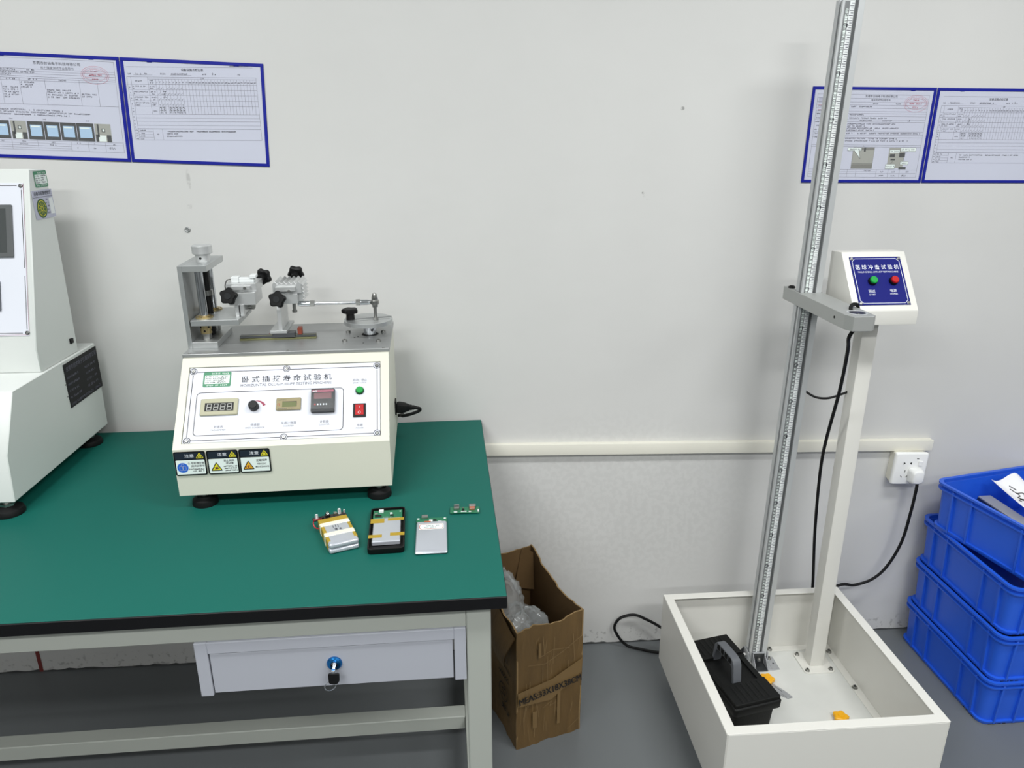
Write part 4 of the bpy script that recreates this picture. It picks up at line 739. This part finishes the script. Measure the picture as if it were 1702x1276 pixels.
MC = thing('magnet_cable', 'thin black cable hanging from the front end of the sliding arm into the tray', 'cable', (0, 0, 0))
m = MB('rubber_black').tube([(0.893, -0.408, 1.197), (0.896, -0.399, 1.2035), (0.904, -0.388, 1.207), (0.914, -0.381, 1.2075), (0.9235, -0.378, 1.203), (0.9275, -0.38, 1.18), (0.92, -0.395, 1.158), (0.903, -0.415, 1.156), (0.8915, -0.425, 1.15), (0.89, -0.42, 1.135), (0.915, -0.38, 1.093), (0.955, -0.3, 0.965), (0.982, -0.22, 0.784), (1.0055, -0.175, 0.655), (1.0345, -0.142, 0.461), (1.062, -0.125, 0.27), (1.066, -0.122, 0.16), (1.05, -0.12, 0.05)], 0.0043); m.build('cable', MC)
JL = MB('rubber_black').tube([(0.915, -0.19, 0.938), (0.922, -0.20, 0.928), (0.942, -0.212, 0.918), (0.965, -0.22, 0.917), (0.988, -0.222, 0.922), (1.0205, -0.222, 0.934)], 0.003); tag(JL.build('jumper_lead'), 'short black lead looping from the ruled column to the white post', 'cable')

# ------------------------------------------------------------------ in the tray: toolbox, yellow knobs
TB = thing('toolbox', 'black plastic toolbox with grey carrying handle inside the white tray', 'toolbox', (0.7225, -0.376, 0.0755), R(12.0))
m = MB('toolbox_black').loops([[(x, y, z) for x, y in rr(-a, -b, a, b, 0.012, 3)] for z, a, b in ((0, 0.056, 0.118), (0.09, 0.061, 0.124), (0.092, 0.061, 0.124))]); m.build('body', TB, 0.001)
m = MB('toolbox_black').loops([[(x, y, z) for x, y in rr(-a, -b, a, b, 0.010, 3)] for z, a, b in ((0.086, 0.066, 0.13), (0.088, 0.07, 0.134), (0.108, 0.071, 0.135), (0.112, 0.068, 0.132))])
m.box(-0.066, -0.13, 0.111, 0.066, -0.055, 0.1225).box(-0.066, 0.05, 0.111, 0.066, 0.13, 0.1225).box(-0.066, -0.055, 0.111, -0.05, 0.05, 0.117).box(0.05, -0.055, 0.111, 0.066, 0.05, 0.117)
for i in range(6): m.box(-0.045 + 0.016 * i, -0.125, 0.1222, -0.039 + 0.016 * i, -0.062, 0.1238); m.box(-0.045 + 0.016 * i, 0.06, 0.1222, -0.039 + 0.016 * i, 0.125, 0.1238)
m.build('lid', TB, 0.0012)
m = MB('plastic_grey'); hx = 0.012
op = [(-0.056, 0.112), (-0.048, 0.166), (-0.040, 0.178), (-0.028, 0.182), (0.028, 0.182), (0.040, 0.178), (0.048, 0.166), (0.056, 0.112)]; ip = [(-0.046, 0.112), (-0.039, 0.152), (-0.034, 0.158), (-0.026, 0.160), (0.026, 0.160), (0.034, 0.158), (0.039, 0.152), (0.046, 0.112)]
n = len(op); rows = [[(-hx, y, z) for y, z in op], [(hx, y, z) for y, z in op], [(hx, y, z) for y, z in ip], [(-hx, y, z) for y, z in ip]]
vs_ = [p for r in rows for p in r]; fs = []
for a in range(4):
    for i in range(n - 1): b = (a + 1) % 4; fs.append((a * n + i, a * n + i + 1, b * n + i + 1, b * n + i))
fs += [(0, n, 2 * n, 3 * n), (n - 1, 4 * n - 1, 3 * n - 1, 2 * n - 1)]
m.add(vs_, fs)
H_ = m.build('handle', TB, 0.0012); H_.location = (-0.012, 0.004, 0.0)
m = MB('toolbox_black')
for i in range(4): y = -0.034 + i * 0.018; m.box(-hx - 0.0006, y, 0.163, -hx + 0.0006, y + 0.013, 0.179)
m.build('handle_recess', H_)
for y in (-0.062, 0.062): MB('toolbox_black').cyl((-0.02, y, 0.114), (0.02, y, 0.114), 0.006, n=14).build('hinge_boss', TB)
B('latch', 'toolbox_black', TB, (0.0705, -0.085, 0.075, 0.077, -0.05, 0.11), (0.0705, 0.05, 0.075, 0.077, 0.085, 0.11), bev=0.0015)
def yknob(name, label, loc, rz, cat, blade=False):
    t = thing(name, label, cat, loc, rz, None)
    m = MB('tool_yellow').star((0, 0, 0.004), (0, 0, 1), 0.0215, 0.013, 5, 0.12); m.lathe((0, 0, 0), (0, 0, 1), [(0.010, 0), (0.011, 0.005)], 18); m.build('grip', t)
    m = MB('tool_yellow').lathe((0, 0, 0.017), (0, 0, 1), [(0.0085, -0.0005), (0.008, 0.0012)], 18); m.build('cap', t)
    if blade:
        pts = [(0.008, -0.006), (0.062, -0.0125), (0.078, -0.006), (0.082, 0.009), (0.058, 0.0105), (0.008, 0.006)]
        m = MB('bar_grey').prism([(x, y, 0.0005) for x, y in pts], (0, 0, 0.0025)); m.use('slot').box(0.026, 0.0, 0.0029, 0.052, 0.0022, 0.0032); m.use('chrome').prism([(0.05, -0.009, 0.003), (0.07, -0.0085, 0.003), (0.078, -0.005, 0.003)], (0, 0, 0.0004)); m.build('blade', t, 0.0003)
    return t
yknob('scraper', 'yellow knobbed tool with flat steel blade by the toolbox', (0.868, -0.3, 0.0755), R(-61), 'hand tool', True)
yknob('hand_knob', 'loose yellow star knob lying alone near the front tray wall', (1.008, -0.458, 0.0755), R(14), 'knob')

# ------------------------------------------------------------------ blue crates
def crate(label, loc, rz, Lx, Wy, H=0.1495):
    t = thing('plastic_crate', label, 'crate', loc, rz, 'stacked blue plastic crates')
    rc = 0.032
    def lp(z, e): return [(x, y, z) for x, y in rr(e, -Wy + e, Lx - e, -e, max(rc - e * 0.6, 0.008), 5)]
    m = MB('crate_blue').loops([lp(0.004, 0.020), lp(0.0, 0.016), lp(0.0, 0.012), lp(0.009, 0.008), lp(0.012, 0.008), lp(0.0122, 0.0155), lp(H - 0.012, 0.0095), lp(H - 0.012, 0.0125), lp(0.012, 0.0195)]); m.build('shell', t, 0, ang=30)
    m = MB('crate_blue').loops([lp(H - 0.006, 0.010), lp(H - 0.006, 0.0), lp(H, 0.0), lp(H, 0.010)], False, False)
    n = len(lp(0, 0)); m.loops([lp(H - 0.006, 0.010), lp(H, 0.010)], False, False); m.loops([lp(H - 0.0215, 0.011), lp(H - 0.0215, 0.001), lp(H - 0.0165, 0.0005), lp(H - 0.0165, 0.010)], False, False); m.loops([lp(H - 0.012, 0.0085), lp(H - 0.0055, 0.0085)], False, False); m.build('rim', t, 0, ang=30)
    for f in (0.17, 0.325, 0.71, 0.87):
        y = -Wy * f; h = 0.0032
        MB('crate_blue').add([(0.0075, y - h, 0.004), (0.018, y - h, 0.004), (0.012, y - h, H - 0.012), (0.0018, y - h, H - 0.012), (0.0075, y + h, 0.004), (0.018, y + h, 0.004), (0.012, y + h, H - 0.012), (0.0018, y + h, H - 0.012)], [(0, 1, 2, 3), (4, 7, 6, 5), (0, 3, 7, 4), (1, 5, 6, 2), (3, 2, 6, 7), (0, 4, 5, 1)]).build('rib', t, 0.0008)
    for f in (0.085, 0.185, 0.3, 0.5, 0.7, 0.815, 0.93):
        x = Lx * f; h = 0.0032; y0, y1 = -Wy + 0.0075, -Wy + 0.0018
        MB('crate_blue').add([(x - h, y0, 0.004), (x + h, y0, 0.004), (x + h, -Wy + 0.018, 0.004), (x - h, -Wy + 0.018, 0.004), (x - h, y1, H - 0.012), (x + h, y1, H - 0.012), (x + h, -Wy + 0.012, H - 0.012), (x - h, -Wy + 0.012, H - 0.012)], [(0, 3, 2, 1), (4, 5, 6, 7), (0, 1, 5, 4), (1, 2, 6, 5), (2, 3, 7, 6), (3, 0, 4, 7)]).build('rib', t, 0.0008)
    m = MB('hole')
    for k in range(4):
        m.box(0.0105, -Wy + 0.04 + 0.012 * k, 0.001, 0.0119, -Wy + 0.048 + 0.012 * k, 0.007); m.box(0.035 + 0.014 * k, -Wy + 0.0105, 0.001, 0.045 + 0.014 * k, -Wy + 0.0119, 0.007)
    m.build('corner_notches', t)['kind'] = 'stuff'
    return t
crate('blue plastic crate standing on the floor, lowest of the stack', (1.430, -0.028, 0), 0, 0.58, 0.412)
crate('blue plastic crate second from the floor in the stack', (1.431, -0.031, 0.150), 0, 0.58, 0.412)
crate('blue plastic crate third from the floor, under the skewed one', (1.433, -0.028, 0.300), 0, 0.58, 0.412)
crate('topmost blue crate, set askew and holding a grey bar and paper', (1.411, -0.087, 0.4505), R(11.8), 0.40, 0.412)
GB = thing('metal_bar', 'grey metal channel bar lying in the topmost blue crate', 'metal bar', (1.565, -0.108, 0.472), R(1.5))
m = MB('bar_grey').box(-0.020, -0.27, 0.046, 0.020, 0.0, 0.078); m.build('channel', GB, 0.001); B('bar_edge', 'steel_dark', GB, (-0.0215, -0.27, 0.046, -0.0203, 0.0, 0.074), bev=0)
B('packing_block', 'plastic_dark', GB, (-0.015, -0.2, 0.0, 0.015, -0.06, 0.046), bev=0.001)
PP_ = thing('crumpled_paper', 'curled white paper with a black scribble in the topmost blue crate', 'paper', (1.612, -0.135, 0.492), R(6))
def sheet(f, nx, ny): return [f(i / nx, j / ny) for j in range(ny + 1) for i in range(nx + 1)], [(j * (nx + 1) + i, j * (nx + 1) + i + 1, (j + 1) * (nx + 1) + i + 1, (j + 1) * (nx + 1) + i) for j in range(ny) for i in range(nx)]
pf = lambda s, t, d=0.0: Vector((-0.042 + 0.17 * s + 0.012 * t, -0.13 + 0.165 * t, 0.062 + 0.02 * math.sin(3.0 * s + 1.2) + 0.035 * t * t + 0.012 * math.cos(9 * s + 2 * t) * (0.3 + t) + d))
m = MB('paper_white'); v_, f_ = sheet(pf, 20, 14); m.add(v_, f_); m.build('sheet', PP_, 0, ang=60)
m = MB('ink_black')
for pts in ([(0.22, 0.78), (0.28, 0.6), (0.2, 0.55), (0.3, 0.5), (0.36, 0.62), (0.26, 0.66)], [(0.2, 0.5), (0.3, 0.44), (0.38, 0.4), (0.34, 0.34), (0.44, 0.3)], [(0.12, 0.45), (0.16, 0.4)], [(0.25, 0.84), (0.3, 0.72)]):
    m.tube([pf(s, t, 0.001) for s, t in pts], 0.0012, 5, 4)
m.build('scribble', PP_)

# ------------------------------------------------------------------ carton with plastic bags
CT = thing('carton', 'battered open brown carton on the floor at the bench end', 'carton', (0.131, -0.419, 0), R(18.9))
cwid, cdep, chh, th = 0.1935, 0.332, 0.394, 0.004
def wob(a, b): return 0.0022 * math.sin(17 * a + 9 * b) + 0.0015 * math.sin(41 * a - 23 * b) + 0.001 * math.sin(80 * a + 55 * b)
def panel(name, o, ex, L, topf, nrm, inner='card_inner', nx=16, nz=12, par=CT):
    ex = Vector(ex); nrm = Vector(nrm); o = Vector(o); m = MB('card_brown')
    def P_(s, t, d): return o + ex * (L * s) + Vector((0, 0, topf(s) * t)) + nrm * (d + wob(s * L * 3 + o.x, t * 0.9 + o.y) * min(1, 4 * s * (1 - s) + 0.3))
    a, fa = sheet(lambda s, t: P_(s, t, 0), nx, nz); b, fb = sheet(lambda s, t: P_(s, t, -th), nx, nz); nn = len(a)
    m.add(a, fa); m.use(inner).add(b, [f[::-1] for f in fb]); m.use('card_edge')
    top = [nz * (nx + 1) + i for i in range(nx + 1)]
    m.add([a[i] for i in top] + [b[i] for i in top], [(i, i + 1, nx + 2 + i, nx + 1 + i) for i in range(nx)])
    for c in (0, nx): idx = [j * (nx + 1) + c for j in range(nz + 1)]; m.add([a[i] for i in idx] + [b[i] for i in idx], [(i, i + 1, nz + 2 + i, nz + 1 + i) for i in range(nz)])
    return m.build(name, par, 0, ang=40)
tf = lambda s: 0.374 + 0.02 * s + 0.006 * math.sin(6 * s) * (1 - s) - 0.008 * math.exp(-((s - 0.55) / 0.2) ** 2) + 0.002 * math.sin(60 * s)
panel('front_panel', (0, 0, 0), (1, 0, 0), cwid, tf, (0, -1, 0))
trr = lambda s: 0.394 - 0.03 * math.sin(math.pi * min(1, s * 1.05)) ** 1.0 * (1 - 0.25 * s) + 0.012 * s
panel('right_panel', (cwid, 0.0, 0), (0, 1, 0), cdep, trr, (1, 0, 0))
panel('left_panel', (0, 0, 0), (0, 1, 0), cdep, lambda s: 0.374 + 0.004 * math.sin(20 * s) + 0.02 * s, (-1, 0, 0))
panel('rear_panel', (0, cdep, 0), (1, 0, 0), cwid, lambda s: 0.394 + 0.008 * s, (0, 1, 0))
B('bottom_panel', 'card_inner', CT, (0.004, 0.004, 0.001, cwid - 0.004, cdep - 0.004, 0.005), bev=0)
m = MB('card_inner'); v_, f_ = sheet(lambda s, t: Vector((cwid - 0.006 - 0.006 * s - 0.05 * s * (1 - 0.55 * t), cdep - 0.006 - 0.008 * (1 - t) - 0.05 * (1 - s) * 0.4, 0.27 + 0.125 * t + 0.01 * s)), 8, 8); m.add(v_, f_); m.build('folded_corner', CT, 0, ang=60)
m = MB('card_brown'); v_, f_ = sheet(lambda s, t: Vector((-0.006 - 0.03 * math.sin(1.9 * t) * (0.5 + 0.5 * s), 0.0 + 0.16 * (1 - s), 0.372 - 0.098 * t + 0.01 * math.sin(5 * s + 2 * t))), 8, 8)
b_ = [p + Vector((0.002, 0, -0.002)) for p in v_]; m.add(v_, f_); m.add(b_, [f[::-1] for f in f_]); m.build('torn_flap', CT, 0, ang=60)
FCt = frame((0, -0.0055, 0), (1, 0, 0), (0, 0, 1), (0, -1, 0))
m = MB('card_tape').at(FCt)
for pts in (((0.002, 0.145), (0.1, 0.138), (0.19, 0.2), (0.19, 0.245), (0.1, 0.205), (0.002, 0.19)),): m.add([(x, y, 0) for x, y in pts], [tuple(range(len(pts)))])
m.rect(0.118, 0.05, 0.127, 0.2, 0.0002).rect(0.045, 0.06, 0.058, 0.115, 0).rect(0.06, 0.285, 0.068, 0.33, 0); m.build('packing_tape', CT, flat=True)['label'] = 'glossy tan packing tape'
rs = random.Random(11); m = MB('card_edge').at(FCt @ Matrix.Translation((0, 0, 0.0012)))  # pale strokes: scuffs, plus shine of tape and wrinkles painted as colour
for k in range(34):
    x = rs.uniform(0.008, 0.182); y = rs.uniform(0.02, 0.34); l_ = rs.uniform(0.02, 0.09); m.line(x, y, x + rs.uniform(-0.006, 0.006), min(y + l_, 0.35), rs.uniform(0.0004, 0.0011), 0)
for pts in ([(0.03, 0.27), (0.08, 0.262), (0.13, 0.285), (0.188, 0.32)], [(0.06, 0.285), (0.1, 0.30), (0.15, 0.292)], [(0.075, 0.12), (0.1, 0.135), (0.095, 0.12), (0.115, 0.128)], [(0.15, 0.02), (0.188, 0.05)]): m.path(pts, 0.0012, 0)
m.build('scuffs_and_shine', CT, flat=True)['kind'] = 'stuff'
m = MB('ink_black').at(FCt @ Matrix.Translation((0.006, 0.152, 0.0035)) @ Matrix.Rotation(R(7.5), 4, 'Z')).text('MEAS:33X18X38CM', 0, 0, 0.0205, 0.184, 0, 0.0).text('MEAS:33X18X38CM', 0.0007, 0.0003, 0.0205, 0.184, 0.0001, 0.0).text('MEAS:33X18X38CM', -0.0007, -0.0003, 0.0205, 0.184, -0.0001, 0.0); m.build('printed_size', CT, flat=True)
FLt = frame((-0.0042, cdep, 0), (0, -1, 0), (0, 0, 1), (-1, 0, 0))
m = MB('ink_black').at(FLt); m.ring(0.25, 0.13, 0.028, 0.003, 0, 0.026).path([(0.235, 0.12), (0.265, 0.125), (0.24, 0.14), (0.262, 0.145)], 0.003)
for k in range(5): m.line(0.225 + 0.012 * k, 0.178 + 0.002 * k, 0.235 + 0.012 * k, 0.195, 0.003); m.line(0.22 + 0.014 * k, 0.255, 0.232 + 0.014 * k, 0.245 - 0.004 * (k % 2), 0.003)
m.line(0.22, 0.187, 0.29, 0.183, 0.003).line(0.225, 0.23, 0.3, 0.218, 0.003).scrib(0.24, 0.075, 0.29, 0.016); m.build('side_markings', CT, flat=True)
def bag(label, c, r, seed, sq):
    rnd = random.Random(seed); ph = [rnd.uniform(0, 6) for _ in range(8)]; N_, K_ = 40, 20; L = []
    for j in range(K_ + 1):
        th_ = math.pi * (0.02 + 0.96 * j / K_); row = []
        for i in range(N_):
            a = 2 * math.pi * i / N_; k = 1 + 0.16 * math.sin(3 * a + ph[0] + 2 * th_) + 0.10 * abs(math.sin(5 * a + ph[1] - 3 * th_)) + 0.07 * abs(math.sin(9 * a + ph[2] + 5 * th_)) + 0.05 * math.sin(14 * a + 11 * th_ + ph[3])
            row.append((r[0] * k * math.sin(th_) * math.cos(a), r[1] * k * math.sin(th_) * math.sin(a), r[2] * k * math.cos(th_)))
        L.append(row)
    o = MB('bag_film').loops(L).build('plastic_bag', None, 0, ang=28); o.location = c; o.rotation_euler = (0, 0, R(19)); return tag(o, label, 'plastic bag')
bag('crumpled clear plastic bag at the front of the open carton', (0.158, -0.30, 0.305), (0.062, 0.062, 0.05), 3, 1)
bag('crumpled clear plastic bag standing high at the back of the carton', (0.105, -0.21, 0.33), (0.055, 0.062, 0.075), 5, 1)

# ------------------------------------------------------------------ battery packs and boards on the bench
ZW = 0.8002
BP = thing('taped_battery_pack', 'thick battery pack wrapped in cream and amber tape with dark board', 'battery pack', (-0.234, -0.690, ZW), R(21))
for k, z in enumerate((0.0, 0.0115)):
    m = MB('cell_silver').loops([[(x, y, z + h) for x, y in rr(-a, -0.004 - b, a, 0.092, 0.004, 3)] for h, a, b in ((0.0, 0.0265, -0.002), (0.003, 0.0295, 0.002), (0.0085, 0.0295, 0.001), (0.0112, 0.0268, -0.003))]); m.build('cell', BP, 0.0005)
m = MB('tape_cream')
for y0, y1 in ((0.027, 0.042), (0.07, 0.084)): m.box(-0.0303, y0, -0.0, 0.0303, y1, 0.0236)
m.build('cream_tape', BP, 0.0015)
m = MB('kapton').box(-0.0300, 0.084, 0.0003, 0.0300, 0.1015, 0.0233).box(-0.0300, 0.042, 0.001, -0.0225, 0.07, 0.0232).box(0.0225, 0.042, 0.001, 0.0300, 0.07, 0.0232).box(-0.03, 0.006, 0.001, -0.0225, 0.027, 0.0231).box(0.0225, 0.006, 0.001, 0.03, 0.027, 0.0231); m.build('amber_tape', BP, 0.0012)
m = MB('pcb_dark').at(Matrix.Translation((0, 0, 0.007))).box(-0.0385, 0.104, 0.012, 0.031, 0.1195, 0.0138); m.use('chip_white').cyl((-0.030, 0.111, 0.0138), (-0.030, 0.111, 0.024), 0.0032, n=12).cyl((0.018, 0.114, 0.0138), (0.018, 0.114, 0.025), 0.0034, n=12).cyl((0.028, 0.113, 0.0138), (0.028, 0.113, 0.0215), 0.002, n=10)
m.use('plastic_black').box(-0.012, 0.108, 0.0138, -0.002, 0.117, 0.019).box(-0.024, 0.107, 0.0138, -0.016, 0.113, 0.017); m.use('bolt').lathe((-0.006, 0.116, 0.017), (1, 0, 0.1), [(0.005, -0.003), (0.0055, 0), (0.005, 0.003)], 14).box(0.006, 0.109, 0.0138, 0.013, 0.118, 0.0185); m.use('wire_red').box(-0.0385, 0.105, 0.0139, -0.02, 0.108, 0.0155); m.build('circuit_board', BP, 0.0004)
m = MB('wire_red').tube([(-0.037, 0.107, 0.0205), (-0.0395, 0.1, 0.017), (-0.037, 0.094, 0.011), (-0.0305, 0.09, 0.009)], 0.0012, 6); m.build('lead_wire', BP)
m = MB('ink_soft').at(frame((0, 0, 0.0232), (1, 0, 0), (0, 1, 0), (0, 0, 1)))
for k in range(3): m.line(-0.007 + 0.005 * k, 0.056, -0.0065 + 0.005 * k, 0.067, 0.0013)
m.scrib(-0.006, 0.046, 0.008, 0.006, 0, 0.0045); m.build('cell_print', BP, flat=True)
PB = thing('power_bank', 'opened black power bank case with green board and taped silver cell', 'power bank', (-0.1505, -0.7105, ZW), R(3.0))
def lpb(z, e, w_=0.0362, d_=0.1695): return [(x, y, z) for x, y in rr(-w_ + e, e, w_ - e, d_ - e, 0.008 - e * 0.5, 4)]
MB('plastic_black').loops([lpb(0, 0.002), lpb(0.002, 0), lpb(0.0125, 0), lpb(0.0125, 0.0028), lpb(0.004, 0.003)]).build('case', PB, 0.0003)
m = MB('cell_silver').box(-0.0285, 0.026, 0.004, 0.0275, 0.122, 0.0138); m.build('cell', PB, 0.0015)
m = MB('pcb_green').box(-0.0305, 0.124, 0.0045, 0.0305, 0.158, 0.0115); m.use('chip_white').box(-0.019, 0.147, 0.0115, -0.009, 0.158, 0.0145).box(0.004, 0.139, 0.0115, 0.010, 0.144, 0.0135).cyl((0.026, 0.15, 0.0115), (0.026, 0.15, 0.0122), 0.0022, n=10); m.use('plastic_black').box(-0.027, 0.129, 0.0115, -0.013, 0.137, 0.0128).box(0.005, 0.13, 0.0115, 0.013, 0.1365, 0.0128); m.use('bolt').box(-0.028, 0.14, 0.0115, -0.021, 0.146, 0.0132)
for k in range(7): m.use('chip_white').box(-0.01 + 0.003 * k, 0.126, 0.0115, -0.0085 + 0.003 * k, 0.1285, 0.0124)
m.build('circuit_board', PB, 0.0003)
for (a, b, c, d) in ((-0.0345, 0.1, -0.006, 0.118), (0.001, 0.108, 0.0345, 0.119), (-0.036, 0.041, -0.009, 0.053), (0.007, 0.046, 0.0360, 0.058)): B('amber_tape', 'kapton', PB, (a, b, 0.0137, c, d, 0.0142), bev=0.0002)
SB = thing('bare_battery_cell', 'flat silver battery cell with green board and red bordered label', 'battery cell', (-0.062, -0.7185, ZW), R(1.0))
m = MB('cell_silver').loops([[(x, y, z) for x, y in rr(-a, c, a, 0.116, 0.003, 3)] for z, a, c in ((0, 0.0305, 0.001), (0.0035, 0.0318, -0.002), (0.0068, 0.0312, 0.002), (0.0085, 0.0300, 0.007))]); m.build('cell', SB, 0.0006)
m = MB('pcb_green').box(-0.0325, 0.117, 0.003, 0.0315, 0.139, 0.0045).box(-0.024, 0.139, 0.003, -0.007, 0.147, 0.0045); m.use('bolt').box(-0.0215, 0.134, 0.0045, -0.0085, 0.146, 0.0085); m.use('chip_white').box(-0.006, 0.119, 0.0045, 0.002, 0.127, 0.0068).box(0.013, 0.117, 0.0045, 0.021, 0.1215, 0.006).cyl((-0.0285, 0.135, 0.0045), (-0.0285, 0.135, 0.0049), 0.003, n=12).cyl((0.0275, 0.134, 0.0045), (0.0275, 0.134, 0.0049), 0.003, n=12); m.use('plastic_black').box(0.002, 0.122, 0.0045, 0.01, 0.129, 0.006).box(-0.033, 0.117, 0.0045, -0.023, 0.1195, 0.006); m.use('copper').box(-0.016, 0.112, 0.006, -0.002, 0.118, 0.0088); m.build('circuit_board', SB, 0.0003)
m = MB('label_white').at(frame((0, 0, 0.0088), (1, 0, 0), (0, 1, 0), (0, 0, 1))).rfill(-0.026, 0.082, 0.025, 0.106, 0.004, 0); m.use('btn_red').path([(-0.0215, 0.0845), (0.0205, 0.0845), (0.0235, 0.0875), (0.0235, 0.1005), (0.0205, 0.1035), (-0.0215, 0.1035), (-0.0245, 0.1005), (-0.0245, 0.0875)], 0.0011, 0.0002, True); m.use('ink_faint').scrib(-0.015, 0.0955, 0.016, 0.0035, 0.0002).scrib(-0.015, 0.0895, 0.012, 0.0028, 0.0002); m.build('label_sticker', SB, flat=True)
CBd = thing('circuit_board', 'small loose green circuit board with two connectors near the bench edge', 'circuit board', (0.006, -0.562, ZW), R(-1.0))
m = MB('pcb_green').box(-0.032, 0, 0.0022, 0.032, 0.027, 0.0038); m.build('board', CBd, 0.0003)
m = MB('bolt').box(-0.0235, 0.012, 0.0038, -0.0125, 0.03, 0.009); m.use('plastic_black').box(-0.0235, 0.0185, 0.0089, -0.0125, 0.0225, 0.0094); m.build('usb_connector', CBd, 0.0004)
m = MB('bolt').box(0.009, 0.02, 0.0038, 0.0235, 0.031, 0.009); m.use('copper').box(0.0095, 0.011, 0.0038, 0.022, 0.02, 0.0085); m.build('coil', CBd, 0.0006)
m = MB('plastic_black').box(-0.006, 0.009, 0.0038, -0.001, 0.014, 0.0055); m.use('chip_white').box(-0.009, 0.003, 0.0038, 0.004, 0.006, 0.005).box(0.008, 0.002, 0.0038, 0.014, 0.005, 0.005).box(-0.024, 0.001, 0.0038, -0.016, 0.005, 0.005).box(0.0275, 0.002, 0.0038, 0.0305, 0.011, 0.006); m.use('bolt').cyl((-0.004, 0.02, 0.0038), (-0.004, 0.02, 0.006), 0.002, n=8); m.build('components', CBd, 0.0002)
for x, y in ((-0.028, 0.002), (0.028, 0.002), (-0.02, 0.022), (0.02, 0.022)): MB('bolt').cyl((x, y, 0), (x, y, 0.0024), 0.0008, n=6).build('solder_pin', CBd)
